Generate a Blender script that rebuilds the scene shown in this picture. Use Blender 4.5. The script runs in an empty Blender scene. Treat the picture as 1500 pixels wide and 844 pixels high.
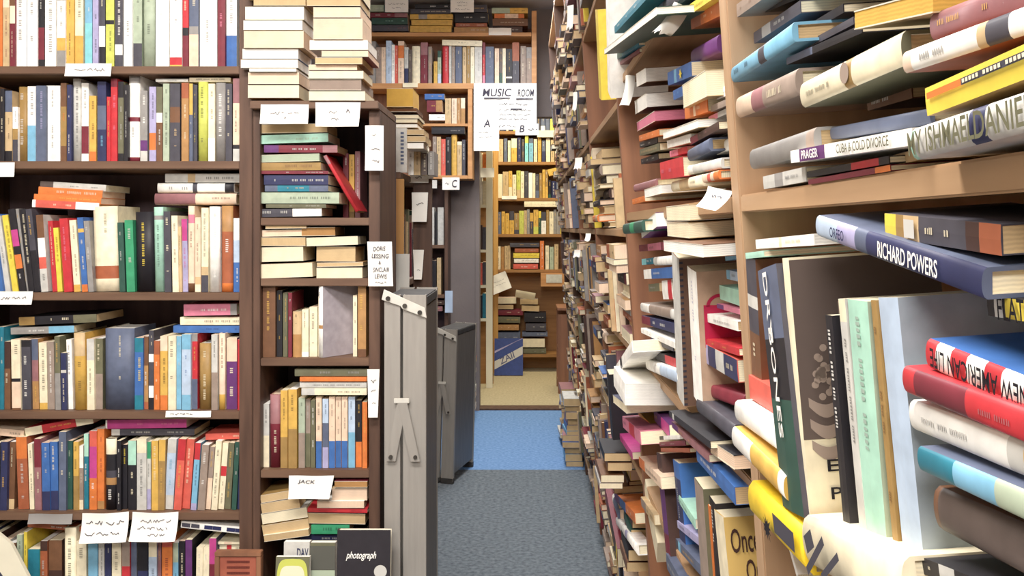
import bpy, bmesh, math, random, re
from mathutils import Vector, Matrix
random.seed(11)
scene = bpy.context.scene
col = scene.collection
V = Vector
F, U0, V0, EYE = 1300.0, 770.0, 335.0, 1.25      # image 1500x844
CAM = V((0, 0, EYE))

def at(u, v, Y):
    return V(((u-U0)/F*Y, Y, EYE-(v-V0)/F*Y))

# ------------------------------------------------------------------ colours
PAL = {
 'W':('white',(250,247,238)),'C':('cream',(240,226,188)),'T':('tan',(205,172,122)),'B':('brown',(112,72,46)),
 'D':('dark brown',(66,42,36)),'K':('black',(30,28,34)),'H':('charcoal',(66,64,74)),'G':('grey',(142,138,134)),
 'L':('light grey',(200,198,190)),'S':('sage green',(168,184,156)),'E':('green',(44,148,98)),'F':('dark green',(38,76,64)),
 't':('teal',(26,116,140)),'m':('mint green',(166,222,196)),'y':('sky blue',(112,178,214)),'b':('blue',(52,100,176)),
 'N':('navy',(42,46,86)),'l':('lavender',(166,160,204)),'P':('purple',(96,44,108)),'g':('magenta',(196,56,132)),
 'p':('pink',(226,120,148)),'R':('red',(204,40,48)),'M':('maroon',(120,34,48)),'O':('orange',(226,112,44)),
 'Y':('yellow',(238,208,56)),'e':('lime green',(198,204,80)),'o':('golden',(220,168,66)),'u':('ochre',(160,122,62)),
 'r':('rust',(168,84,50)),'h':('peach',(238,204,172)),'v':('olive',(100,98,72)),'x':('taupe',(150,130,116)),
 'z':('dusty rose',(150,96,100)),'q':('pale blue',(178,200,226)),'s':('slate blue',(84,94,120)),'c':('coral',(224,86,70)),
 'a':('aqua',(120,205,214)),'j':('bright yellow',(248,205,22)),'n':('caramel',(178,126,70)),'k':('dark taupe',(88,74,68)),
}
def lin(c):
    g=.3*c[0]+.55*c[1]+.15*c[2]; c=[x*.88+g*.12 for x in c]
    return tuple(((x/255)/12.92 if x/255 <= .04045 else ((x/255+.055)/1.055)**2.4) for x in c)
def C4(code):
    if isinstance(code, str): return lin(PAL[code][1]) + (1,)
    return lin(code) + (1,)
def cname(code): return PAL[code][0]
def jit(c, a=.06):
    f = 1+random.uniform(-a, a)
    return (c[0]*f, c[1]*f, c[2]*f, 1)

# ------------------------------------------------------------------ materials
def nt(m):
    m.use_nodes = True
    return m.node_tree.nodes, m.node_tree.links, m.node_tree.nodes['Principled BSDF']
def mat_attr(name, rough=.55, noise=.12, scale=40, stripes=False, spec=.3):
    m = bpy.data.materials.new(name); n, l, b = nt(m)
    a = n.new('ShaderNodeAttribute'); a.attribute_name = 'col'
    tc = n.new('ShaderNodeTexCoord')
    no = n.new('ShaderNodeTexNoise'); no.inputs['Scale'].default_value = scale; no.inputs['Detail'].default_value = 4
    l.new(tc.outputs['Object'], no.inputs['Vector'])
    mr = n.new('ShaderNodeMapRange'); mr.inputs['To Min'].default_value = 1-noise*1.6; mr.inputs['To Max'].default_value = 1+noise
    mr.inputs['From Min'].default_value = .25; mr.inputs['From Max'].default_value = .75
    l.new(no.outputs['Fac'], mr.inputs['Value'])
    mx = n.new('ShaderNodeMix'); mx.data_type = 'RGBA'; mx.blend_type = 'MULTIPLY'; mx.inputs['Factor'].default_value = 1
    l.new(a.outputs['Color'], mx.inputs['A']); l.new(mr.outputs['Result'], mx.inputs['B'])
    out = mx.outputs['Result']
    if stripes:
        w = n.new('ShaderNodeTexWave'); w.bands_direction = 'X'; w.inputs['Scale'].default_value = 140
        w.inputs['Distortion'].default_value = 3; w.inputs['Detail'].default_value = 2
        l.new(tc.outputs['Object'], w.inputs['Vector'])
        m2 = n.new('ShaderNodeMapRange'); m2.inputs['To Min'].default_value = .84; m2.inputs['To Max'].default_value = 1.03
        l.new(w.outputs['Fac'], m2.inputs['Value'])
        m3 = n.new('ShaderNodeMix'); m3.data_type = 'RGBA'; m3.blend_type = 'MULTIPLY'; m3.inputs['Factor'].default_value = 1
        l.new(out, m3.inputs['A']); l.new(m2.outputs['Result'], m3.inputs['B']); out = m3.outputs['Result']
    l.new(out, b.inputs['Base Color'])
    b.inputs['Roughness'].default_value = rough; b.inputs['Specular IOR Level'].default_value = spec
    return m
def mat_noise(name, c1, c2, scale=8, rough=.7, stretch=(1,1,1), metallic=0, bump=0, detail=5, bscale=None):
    m = bpy.data.materials.new(name); n, l, b = nt(m)
    tc = n.new('ShaderNodeTexCoord'); mp = n.new('ShaderNodeMapping'); mp.inputs['Scale'].default_value = stretch
    l.new(tc.outputs['Object'], mp.inputs['Vector'])
    no = n.new('ShaderNodeTexNoise'); no.inputs['Scale'].default_value = scale; no.inputs['Detail'].default_value = detail
    l.new(mp.outputs['Vector'], no.inputs['Vector'])
    cr = n.new('ShaderNodeValToRGB'); cr.color_ramp.elements[0].position = .3; cr.color_ramp.elements[1].position = .7
    cr.color_ramp.elements[0].color = C4(c1); cr.color_ramp.elements[1].color = C4(c2)
    l.new(no.outputs['Fac'], cr.inputs['Fac']); l.new(cr.outputs['Color'], b.inputs['Base Color'])
    b.inputs['Roughness'].default_value = rough; b.inputs['Metallic'].default_value = metallic
    b.inputs['Specular IOR Level'].default_value = .3
    if bump:
        bp = n.new('ShaderNodeBump'); bp.inputs['Strength'].default_value = bump; bp.inputs['Distance'].default_value = .01
        n2 = n.new('ShaderNodeTexNoise'); n2.inputs['Scale'].default_value = bscale or scale; n2.inputs['Detail'].default_value = 6
        l.new(mp.outputs['Vector'], n2.inputs['Vector'])
        l.new(n2.outputs['Fac'], bp.inputs['Height']); l.new(bp.outputs['Normal'], b.inputs['Normal'])
    return m
M_COVER = mat_attr('book_cover', .5, .13, 45)
M_PAGES = mat_attr('page_edges', .9, .08, 30, stripes=True, spec=.1)
M_PAPER = mat_attr('paper', .85, .05, 15, spec=.1)
M_INK = mat_attr('ink', .7, .02, 10, spec=.1)
M_DARKWOOD = mat_noise('dark_walnut_wood', (66,44,34), (98,68,52), 6, .55, (6,6,.6))
M_DARKSHELF = mat_noise('dark_walnut_shelf', (88,60,44), (116,84,62), 6, .55, (.6,6,6))
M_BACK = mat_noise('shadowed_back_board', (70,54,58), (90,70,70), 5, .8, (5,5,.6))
M_BROWN = mat_noise('brown_stained_wood', (118,74,52), (152,98,66), 5, .55, (6,6,.5))
M_TANWOOD = mat_noise('tan_plywood', (164,126,90), (192,152,112), 5, .6, (6,6,.5))
M_TANSHELF = mat_noise('tan_plywood_shelf', (160,120,82), (190,148,104), 5, .6, (6,.5,6))
M_PINE = mat_noise('orange_pine', (186,122,66), (214,150,88), 5, .5, (.6,6,6))
M_OAK = mat_noise('golden_oak', (190,132,58), (216,160,80), 5, .5, (6,6,.6))
M_OAKSHELF = mat_noise('golden_oak_shelf', (138,92,44), (170,116,60), 5, .5, (.6,6,6))
M_CREAMWOOD = mat_noise('cream_painted_wood', (226,216,180), (240,232,200), 4, .5)
M_WALL = mat_noise('taupe_plaster', (112,102,100), (128,116,112), 3, .9, bump=.1, bscale=60)
M_WALLROOM = mat_noise('pale_plaster', (170,160,148), (184,174,162), 3, .9, bump=.1, bscale=60)
M_CEIL = mat_noise('ceiling_plaster', (196,190,190), (212,206,204), 3, .9)
M_CARPET = mat_noise('grey_carpet', (70,80,90), (112,122,130), 60, .95, bump=.5, bscale=220, detail=8)
M_COOLLITCARPET = mat_noise('carpet_painted_cool_light', (80,124,182), (112,156,212), 60, .95, bump=.5, bscale=220, detail=8)  # grey carpet again, with cool light put into its colour as blue
M_BEIGE = mat_noise('beige_carpet', (166,150,112), (196,180,138), 60, .95, bump=.5, bscale=220, detail=8)
M_METAL = mat_noise('brushed_grey_metal', (150,144,136), (162,156,147), 9, .5, (8,8,.8), .25)
M_METALD = mat_noise('dark_grey_metal', (96,93,90), (112,108,104), 9, .5, (8,8,.8), .25)
M_PLATE = mat_noise('pale_zinc_plate', (206,202,190), (226,222,210), 20, .4, (1,1,1), .2)
M_BOLT = mat_noise('dark_bolt', (50,46,42), (70,64,58), 30, .5, (1,1,1), .4)
M_TREAD = mat_noise('black_rubber_tread', (46,44,44), (62,60,58), 30, .8)

# ------------------------------------------------------------------ mesh helpers
class MB:
    def __init__(s): s.v=[]; s.f=[]; s.c=[]; s.s=[]
    def face(s, pts, c, smooth=False):
        i=len(s.v); s.v += [V(p) for p in pts]; s.f.append(list(range(i,i+len(pts)))); s.c.append(c); s.s.append(smooth)
    def box(s, lo, hi, c=(1,1,1,1), M=None, bev=0):
        x0,y0,z0=lo; x1,y1,z1=hi
        p=[V((x,y,z)) for x in(x0,x1) for y in(y0,y1) for z in(z0,z1)]
        if M: p=[M@q for q in p]
        i=len(s.v); s.v+=p
        for q in ((0,1,3,2),(4,6,7,5),(0,4,5,1),(2,3,7,6),(0,2,6,4),(1,5,7,3)):
            s.f.append([i+k for k in q]); s.c.append(c); s.s.append(False)
    def prism(s, poly, ax, lo, hi, c=(1,1,1,1)):
        """poly: list of 2-D points, extruded along axis ax (0,1,2) from lo to hi"""
        def mk(a,b,t):
            return V((t,a,b)) if ax==0 else V((a,t,b)) if ax==1 else V((a,b,t))
        n=len(poly); i=len(s.v)
        s.v += [mk(a,b,lo) for a,b in poly]+[mk(a,b,hi) for a,b in poly]
        s.f.append(list(range(i,i+n))); s.f.append(list(range(i+2*n-1,i+n-1,-1))); s.c += [c,c]; s.s += [False,False]
        for k in range(n):
            s.f.append([i+k,i+(k+1)%n,i+n+(k+1)%n,i+n+k]); s.c.append(c); s.s.append(False)
    def cyl(s, p0, p1, r, c=(1,1,1,1), n=12, r1=None):
        p0=V(p0);p1=V(p1);d=(p1-p0).normalized(); a=d.orthogonal().normalized(); b=d.cross(a); r1=r if r1 is None else r1
        i=len(s.v)
        for k in range(n):
            t=2*math.pi*k/n; o=a*math.cos(t)+b*math.sin(t)
            s.v += [p0+o*r, p1+o*r1]
        for k in range(n):
            j=(k+1)%n; s.f.append([i+2*k,i+2*j,i+2*j+1,i+2*k+1]); s.c.append(c); s.s.append(True)
        s.f.append([i+2*k for k in range(n)][::-1]); s.f.append([i+2*k+1 for k in range(n)]); s.c+=[c,c]; s.s+=[False,False]
    def mesh(s, name, mat, bevel=0):
        me=bpy.data.meshes.new(name); me.from_pydata([tuple(p) for p in s.v],[],s.f)
        a=me.color_attributes.new('col','FLOAT_COLOR','CORNER')
        flat=[]
        for f,c in zip(s.f,s.c): flat += list(c)*len(f)
        a.data.foreach_set('color',flat)
        me.polygons.foreach_set('use_smooth',s.s)
        me.materials.append(mat)
        if bevel:
            bm=bmesh.new(); bm.from_mesh(me); bmesh.ops.recalc_face_normals(bm, faces=bm.faces)
            bmesh.ops.bevel(bm, geom=list(bm.edges), offset=bevel, segments=2, affect='EDGES', clamp_overlap=True)
            bm.to_mesh(me); bm.free()
        me.update(); return me
    def build(s, name, mat, parent=None, M=None, bevel=0):
        o=bpy.data.objects.new(name, s.mesh(name,mat,bevel)); col.objects.link(o)
        if parent: o.parent=parent
        if M is not None: o.matrix_local=M
        return o

LABELS = {}
def tag(o, label, cat, group=None, kind=None):
    n=len(label.split())
    if label in LABELS: print('DUPLABEL', label)
    LABELS[label]=1
    o['label']=label; o['category']=cat
    if group: o['group']=group
    if kind: o['kind']=kind
    return o
def empty(name, loc, label, cat, group=None, M=None):
    o=bpy.data.objects.new(name,None); col.objects.link(o); o.empty_display_size=.05
    if M is not None: o.matrix_local=M
    else: o.location=loc
    return tag(o,label,cat,group)
def struct(name, mb, mat):
    o=mb.build(name,mat); o['kind']='structure'; return o

# ------------------------------------------------------------------ text
def text_verts(s, shear=0, bold=0):
    c=bpy.data.curves.new('t','FONT'); c.body=s; c.align_x='CENTER'; c.align_y='CENTER'; c.shear=shear; c.offset=bold; c.resolution_u=3
    o=bpy.data.objects.new('t',c); col.objects.link(o)
    dg=bpy.context.evaluated_depsgraph_get(); dg.update()
    me=bpy.data.meshes.new_from_object(o.evaluated_get(dg))
    vs=[v.co.copy() for v in me.vertices]; fs=[list(p.vertices) for p in me.polygons]
    bpy.data.objects.remove(o); bpy.data.curves.remove(c); bpy.data.meshes.remove(me)
    if not vs: return [],[]
    x0=min(v.x for v in vs);x1=max(v.x for v in vs);y0=min(v.y for v in vs);y1=max(v.y for v in vs)
    # normalised to -.5..+.5 in both directions
    return [V(((v.x-(x0+x1)/2)/max(x1-x0,1e-6),(v.y-(y0+y1)/2)/max(y1-y0,1e-6),0)) for v in vs],fs
def add_text(mb, s, w, h, M, c, fn=None, shear=0, wob=0, bold=.012):
    vs,fs=text_verts(s,shear,bold); i=len(mb.v); ph=random.random()*6
    for v in vs:
        p=V((v.x*w, v.y*h, 0))
        if wob: p.y += math.sin(p.x*90+ph)*wob
        q=M@p
        mb.v.append(fn(q) if fn else q)
    for f in fs: mb.f.append([i+k for k in f]); mb.c.append(c); mb.s.append(False)
def squiggle(mb, x0, x1, y, hgt, M, c, fn=None, lw=.0012):
    """an illegible scribbled line: little pen strokes"""
    x=x0
    def seg(a,b):
        d=(b-a); n=V((-d.y,d.x,0)).normalized()*lw*.5
        ps=[a-n,b-n,b+n,a+n]; ps=[M@p for p in ps]
        if fn: ps=[fn(p) for p in ps]
        mb.face(ps,c)
    while x<x1:
        wl=random.uniform(1.2,3.2)*hgt
        px=V((x,y+random.uniform(-.3,.3)*hgt,0)); e=min(x+wl,x1)
        while x<e:
            x+=random.uniform(.25,.5)*hgt
            nx=V((x,y+random.uniform(-.5,.5)*hgt,0)); seg(px,nx); px=nx
        x+=hgt*.5

# ------------------------------------------------------------------ books
def parse(cs):
    """'W.4y/K*' -> bands [(0,.4,'W'),(.4,1,'y')] from the top of the spine, ink, hardcover"""
    hb = '*' in cs; cs=cs.replace('*','')
    ink=None
    if '/' in cs: cs,ink=cs.split('/')
    b=[]; cur=cs[0]; t0=0.
    for fr,c in re.findall(r'(\.\d+)([A-Za-z])',cs[1:]):
        b.append((t0,float(fr),cur)); t0=float(fr); cur=c
    b.append((t0,1.,cur))
    return b,ink,hb
def names(cs):
    b,ink,hb=parse(cs)
    ar={}
    for t0,t1,c in b: ar[c]=ar.get(c,0)+t1-t0
    o=sorted(ar,key=lambda c:-ar[c])
    if len(o)==1: return cname(o[0])
    return cname(o[0])+' and '+cname(o[1])
LIGHTC=set('WCTLSmyqlYeohaphg')
def book(label, t, h, d, cs, M, group=None, page='C', board=None, wrap=False, marks=True, title=None, nm='book', seg=None, prints=None):
    """one book: spine on local -Y, thickness X, height Z, origin at its centre"""
    bands,ink,hb=parse(cs)
    c=.0025 if hb else .0008
    c=min(c,t*.15); over=.003 if hb else .0004
    bulge=min(.18*t,.008) if hb else min(.02*t,.001)
    n=(seg or 6) if hb else 2
    ys=-d/2+bulge
    outer=[(-t/2,d/2)]
    for k in range(n+1):
        a=-1+2*k/n; outer.append((a*t/2, ys-bulge*math.sqrt(max(0,1-a*a)) if hb else ys-bulge*(1-a*a)))
    outer.append((t/2,d/2))
    inner=[(t/2-c,d/2),(t/2-c,ys+c),(-t/2+c,ys+c),(-t/2+c,d/2)]
    ring=outer+inner; R=len(ring)
    if board is None:
        board=max(bands,key=lambda q:q[1]-q[0])[2]
    cb=jit(C4(board)); cin=C4((225,215,190))
    mb=MB()
    zs=[h/2-t1*h for (t0,t1,_) in bands][::-1]+[h/2]
    cols=[jit(C4(b[2]),.04) for b in bands][::-1]
    for z in zs:
        for (x,y) in ring: mb.v.append(V((x,y,z)))
    for k in range(len(zs)-1):
        for j in range(R):
            a=k*R+j; b=k*R+(j+1)%R
            mb.f.append([a,b,b+R,a+R])
            spine = 1<=j<=n
            edge = j in (0,n+1)
            mb.c.append(cols[k] if spine else ((cols[k] if wrap else cb) if edge else cin))
            mb.s.append(hb and spine)
    top=(len(zs)-1)*R
    mb.f.append(list(range(R))[::-1]); mb.c.append(cb); mb.s.append(False)
    mb.f.append([top+j for j in range(R)]); mb.c.append(cb); mb.s.append(False)
    # worn lettering as small blocks along the spine
    if marks and t>.007:
        mc=max(bands,key=lambda q:q[1]-q[0])
        ic=C4(ink) if ink else C4('K' if mc[2] in LIGHTC else random.choice('CCWoL'))
        ic=tuple(.62*i+.38*b for i,b in zip(ic[:3],C4(mc[2])[:3]))+(1,)
        ym=-d/2-.0004
        zt=h/2-(mc[0]+.06)*h; ze=h/2-(mc[1]-.08)*h
        lw=min(t*.36,.009)*random.uniform(.55,1); x0=random.uniform(-.08,.08)*t
        z=zt-random.uniform(0,.1)*(zt-ze); stop=ze+random.uniform(0,.45)*(zt-ze)
        while z>stop:
            for _ in range(random.randint(3,8)):
                l=lw*random.uniform(.25,.45)
                if z-l<stop: break
                mb.face([(x0-lw/2,ym,z),(x0-lw/2,ym,z-l),(x0+lw/2*random.uniform(.6,1),ym,z-l),(x0+lw/2*random.uniform(.6,1),ym,z)],ic)
                z-=l*1.8
            z-=lw*.9
            if random.random()<.35: z-=.25*(zt-ze)
    o=mb.build(nm,M_COVER,None,M)
    pg=MB(); pt=t/2-c; y0=ys+c; y1=d/2-over; hh=h/2-over
    pc=jit(C4(page),.05)
    if hb: poly=[(-pt,y0),(pt,y0),(pt,y1),(pt*.5,y1-.12*t*.8),(-pt*.5,y1-.12*t*.8),(-pt,y1)]
    else: poly=[(-pt,y0),(pt,y0),(pt,y1),(-pt,y1)]
    pg.prism(poly,2,-hh,hh,pc)
    pg.build('pages',M_PAGES,o)
    if title:
        for (s,u,w,hg,ic,dr) in title:
            tb=MB()      # u: place along the spine 0 top .. 1 bottom
            if dr==-1: B=Matrix(((0,1,0),(0,0,-1),(-1,0,0)))
            elif dr==1: B=Matrix(((0,-1,0),(0,0,-1),(1,0,0)))
            else: B=Matrix(((1,0,0),(0,0,-1),(0,1,0)))
            T=Matrix.Translation(V((0,-d/2-.0016,h/2-u*h)))@B.to_4x4()
            add_text(tb,s,w,hg,T,C4(ic))
            tb.build('title',M_INK,o)
    if prints:
        for (pn,fn) in prints:
            tb=MB(); fn(tb,t,h,d); tb.build(pn,M_INK,o)
    if label: tag(o,label,'book',group)
    return o
def basis(ey, ez, c):
    ez=ez.normalized(); ey=(ey-ez*ey.dot(ez)).normalized(); ex=ey.cross(ez)
    M=Matrix((ex,ey,ez)).transposed().to_4x4(); M.translation=c
    return M
ORD=['','first','second','third','fourth','fifth','sixth','seventh','eighth','ninth','tenth','eleventh','twelfth','thirteenth','fourteenth','fifteenth','sixteenth','seventeenth','eighteenth','nineteenth','twentieth','twenty-first','twenty-second','twenty-third','twenty-fourth','twenty-fifth']

def row(data, ox, oy, s, vbot, Y, where, group, dmin=.13, dmax=.19, zbot=None, lean0=0, page='C', marks=True):
    """upright books spine out; data 'x0 x1 top colours [lean]' in crop pixels"""
    items=[l.split() for l in data.strip().split('\n') if l.strip()]
    N=len(items)
    zb=zbot if zbot is not None else at(0,vbot,Y).z
    out=[]
    for i,it in enumerate(items):
        x0,x1,top=float(it[0]),float(it[1]),float(it[2]); cs=it[3]
        lean=math.radians(float(it[4])) if len(it)>4 else math.radians(lean0)
        y=Y+.014+random.uniform(0,.014)
        u=ox+(x0+x1)/2/s; vt=oy+top/s
        t=(x1-x0)/s/F*y*.975*math.cos(lean)
        ht=(at(0,vt,y).z-zb)/math.cos(lean)-t*abs(math.tan(lean))
        h=max(.05,ht); d=random.uniform(dmin,dmax)
        c=V((at(u,0,y).x, y+d/2, zb+.0006+h/2*math.cos(lean)+t/2*abs(math.sin(lean))))
        ez=V((math.sin(lean),0,math.cos(lean)))
        k = ORD[i+1]+' from left' if i+1<=N-i else ORD[N-i]+' from right'
        if i==0: k='leftmost'
        if i==N-1: k='rightmost'
        lb=f"{names(cs)} book, {k} {where}"
        pg=random.choice('CChW') if page=='C' else page
        if it[-1]=='F': ey=V((0,-1,0))
        else: ey=V((0,1,0))
        out.append(book(lb,t,h,d,cs,basis(ey,ez,c),group,page=pg,marks=marks))
    return out
def flats(data, ox, oy, s, Y, where, group, depth=(.11,.16), labels=None, fore=False, top_down=True, dy=0):
    """books lying flat; 'x0 x1 y0 y1 colours tilt(deg, + = right end up) [F fore edge out: colour of pages]'"""
    items=[l.split() for l in data.strip().split('\n') if l.strip()]
    N=len(items)
    for i,it in enumerate(items):
        x0,x1,y0,y1=[float(q) for q in it[:4]]; cs=it[4]; tilt=math.radians(float(it[5])) if len(it)>5 else 0
        fo = len(it)>6
        y=Y+dy+random.uniform(0,.012)
        P=at(ox+(x0+x1)/2/s, oy+(y0+y1)/2/s, y)
        h=(x1-x0)/s/F*y/ math.cos(tilt); t=(y1-y0)/s/F*y*.97
        d=random.uniform(*depth)
        ez=V((math.cos(tilt),0,math.sin(tilt)))
        ey=V((0,-1,0)) if fo else V((0,1,0))
        c=P+V((0,d/2,0))
        nm={0:'topmost',N-1:'lowest'}.get(i, ORD[i+1]+' from the top')
        if N==1: nm='lying flat'
        lb=f"{names(cs)} book{', '+cname(it[6])+' page edges out' if fo else ''}, {nm} {where}"
        if len(lb.split())>16 and fo: lb=f"{cname(it[6])} page block, {nm} {where}"
        if len(lb.split())>16: lb=f"{cname(cs[0])} book, {nm} {where}"
        book(lb,t,h,d,cs,basis(ey,ez,c),group,page=(it[6] if fo else random.choice('CTh')))

# ================================================================== ROOM
XL,XR,ZC=-1.62,.80,2.76
YD=6.10                                   # wall with the doorway
m=MB(); m.box((XL,-2.2,-.05),(XR,4.60,0)); struct('floor',m,M_CARPET)
m=MB(); m.box((XL,4.60,-.05),(XR,6.18,0)); struct('floor_painted_cool_light',m,M_COOLLITCARPET)  # same carpet carried on, the cool light on it painted blue
m=MB(); m.box((-1.6,6.18,-.05),(1.6,8.4,0)); struct('floor_music_room',m,M_BEIGE)
m=MB(); m.box((XL,-2.2,ZC),(XR,YD,ZC+.05)); struct('ceiling',m,M_CEIL)
m=MB(); m.box((-1.6,YD+.12,ZC),(1.6,8.4,ZC+.05)); struct('ceiling_music_room',m,M_CEIL)
m=MB(); m.box((XL-.06,-2.2,0),(XL,YD,ZC)); struct('wall_left',m,M_WALLROOM)
m=MB(); m.box((XR,-2.2,0),(XR+.06,YD,ZC)); struct('wall_right',m,M_WALLROOM)
m=MB(); m.box((XL,-2.26,0),(XR,-2.2,ZC)); struct('wall_front',m,M_WALLROOM)
# doorway wall: left piece, right piece, lintel
DX0,DX1,DZ=-.345,.30,2.02
m=MB(); m.box((XL,YD,0),(DX0,YD+.12,ZC)); m.box((DX1,YD,0),(XR,YD+.12,ZC)); m.box((DX0,YD,DZ),(DX1,YD+.12,ZC)); struct('wall_back',m,M_WALL)
m=MB(); m.box((DX0-.0,YD-.012,0),(DX0+.028,YD+.13,DZ)); struct('trim_1',m,M_WALL)
m=MB(); m.box((DX0,YD+.0,-.001),(DX1,YD+.12,.012)); struct('trim_2',m,M_DARKWOOD)
m=MB(); m.box((-1.66,YD+.12,0),(-1.6,8.4,ZC)); struct('wall_music_left',m,M_WALLROOM)
m=MB(); m.box((1.6,YD+.12,0),(1.66,8.4,ZC)); struct('wall_music_right',m,M_WALLROOM)
m=MB(); m.box((-1.6,8.4,0),(1.6,8.46,ZC)); struct('wall_music_back',m,M_WALLROOM)

# ================================================================== LEFT BOOKCASE
YL=2.30
zL=[at(0,v,YL).z for v in (97,236,429,603,751)]
root=empty('bookcase',(-1.05,YL,0),'tall dark walnut bookcase of six rows at the left','bookcase')
xr=at(351,0,YL).x
def part(name,lo,hi,mat,parent,bevel=.0015):
    m=MB(); L=parent.location
    m.box((lo[0]-L.x,lo[1]-L.y,lo[2]-L.z),(hi[0]-L.x,hi[1]-L.y,hi[2]-L.z)); return m.build(name,mat,parent,bevel=bevel)
xl=-1.50
part('side_panel',(xr,YL-.004,.0),(xr+.034,YL+.28,2.2),M_DARKWOOD,root)
part('side_panel',(xl-.03,YL-.004,.0),(xl,YL+.28,2.2),M_DARKWOOD,root)
part('back_panel',(xl-.03,YL+.282,.0),(xr+.034,YL+.296,2.2),M_BACK,root)
for z in zL+[.17,2.0,2.18]:
    part('shelf',(xl+.0005,YL,z-.02),(xr-.0005,YL+.28,z),M_DARKSHELF,root)

row('''-60 -30 -60 B
-28 12 -70 O
14 46 -90 h.3T/M
48 74 -100 B.3C.5M/h
76 132 -75 W
134 186 -95 W
184 220 -60 K.5M.9K
222 276 -110 W
281 324 -80 D.2W.65o.8G
328 366 -70 o
371 412 -60 C.6o
420 456 -105 y.5a/W
458 486 -80 l
488 520 -75 H.5W.75K
523 564 -90 e.45K.5e
568 606 -65 H.72W.85H
608 655 -95 W
658 702 -70 S.7H
706 764 -120 S*
769 836 -85 W/L
839 900 -80 W.88R.97o
903 933 -60 R.5K.6M/C
935 981 -70 s.5G.6h
987 1074 -115 W/K
1077 1113 -90 M/p
1119 1171 -60 W.6b
''',0,0,3.376,311/3.376*1+4.2,YL,"in left bookcase's top row",'books in the top row of the left bookcase',zbot=zL[0])
row('''-70 -36 450 N
-33 -2 430 B
0 21 440 K
23 60 450 s.3T.85K
62 88 530 W.4u.6H
90 133 430 u*
136 177 428 W.52y
178 226 425 s/l
228 297 425 W
300 329 412 B.3u.8B/O
331 353 420 N
358 399 390 L*
403 438 412 W.55M.9W
441 476 475 o.85O
481 524 405 N.3s.6N/y
528 546 480 R
548 580 390 M.1R/p
584 611 405 K.2v.9K
613 632 420 K/W
634 690 360 G.12W.5M.55W.95M*
694 729 450 G.7P.85L
738 771 430 l.62O.85l
773 803 430 v.35W.48B
806 837 415 S
840 890 415 H.3B.5H/T
897 933 410 r.2n
936 953 415 o.4s
955 975 420 H/Y
978 1026 405 e*
1030 1062 415 C.7W
1065 1113 410 G*
1116 1147 415 H
1152 1184 388 z.3h.8K.85L
''',0,0,3.376,233,YL,"in left bookcase's second row",'books in the second row of the left bookcase',zbot=zL[1])
flats('''770 930 390 404 L 0
936 1140 384 404 C 0
''',0,0,3.376,YL,"on left bookcase's second row",'books lying on the second row of the left bookcase',dy=.02)
S3=3.947
row('''-120 -70 400 H -8
-64 -10 330 b -8
0 32 340 L -8
42 75 335 Y -8
78 117 300 K.25g.45K.55O.72K -8
118 136 300 G -7
137 172 300 K -6.5
173 209 300 H.5K -6.5
222 264 335 B.3W.55c.7L -4
290 318 370 R -4
320 349 410 Y/K -4
356 404 355 R/p -4
414 452 365 C.9o -4
460 494 350 b.15o.2b.9O -4
497 528 370 G -4
536 680 285 C.7r.85C/D* -1.5
684 718 380 F/L -2
726 774 365 E -2
780 886 318 K/Y* -1
890 945 290 m.1G.15m* -1
948 988 315 H -1
994 1030 340 C/D -1
1033 1049 405 T/K -1
1052 1084 360 g.3l/g -1
1086 1124 285 h.1p.2h.9B*
1128 1160 350 h.8T.9C
1164 1204 295 C.7T.8H
1208 1270 288 W/L*
1278 1345 284 n.3r.9O*
1350 1395 355 W.3q.6b
''',0,230,S3,427,YL,"in left bookcase's third row",'books in the third row of the left bookcase',zbot=zL[2])
flats('''232 612 150 188 L.8k -3.5
222 592 182 226 O/h -3.5
196 584 224 262 O/o -3.5
186 572 256 300 W.35c.95W -3
''',0,230,S3,YL,"of the tilted orange pile, left bookcase's third row",'books lying in the tilted orange pile',dy=.03)
flats('''955 1390 96 148 L.6T.7L 0
910 1352 150 206 K.12W.48H.54W* 0
893 1365 210 276 h.5z* 0
''',0,230,S3,YL,"of the right pale pile, left bookcase's third row",'books lying in the right pile of the third row',dy=.03)
row('''-100 -50 260 D
-46 -4 200 t
0 22 195 t
24 60 280 D.4B
66 118 268 C.55K.6h.97B -1
122 178 270 K.1H/W -1
184 222 265 s.3z.6n -1
226 272 285 C.9o -1
275 314 280 x -1
317 348 250 v.5G -1
352 384 345 N.3L.35N -1
388 418 268 W -1.5
424 490 230 T.3o* -1
502 545 265 L.3C -.5
550 594 262 v.5x
600 772 205 s*
778 828 258 t.2b.8t/Y
831 857 250 B.4n.9r
860 888 215 H.3W.4H.7W.85K
890 922 275 r.2O
926 969 248 h.2o.8O
972 1017 248 C/K
1020 1047 248 y/L
1050 1103 238 y.2q.8y/b
1106 1142 235 G.1R.6s
1150 1218 290 u*
1222 1257 240 L.5x
1265 1301 232 h.8o*
1310 1370 258 h.33P
1373 1412 268 R/Y
''',0,430,S3,600,YL,"in left bookcase's fourth row",'books in the fourth row of the left bookcase',zbot=zL[3])
flats('''1062 1368 60 128 G.12p/W 1
1042 1405 136 182 C 0
1002 1405 186 228 b/N 0
''',0,430,S3,YL,"of the pink-topped pile, left bookcase's fourth row",'books lying in the pink topped pile',dy=.03)
flats('''110 558 128 176 v.3K.8u 2.5
62 428 192 232 y.4G 2
''',0,430,S3,YL,"of the left pile, left bookcase's fourth row",'books lying in the left pile of the fourth row',dy=.03)
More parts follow.
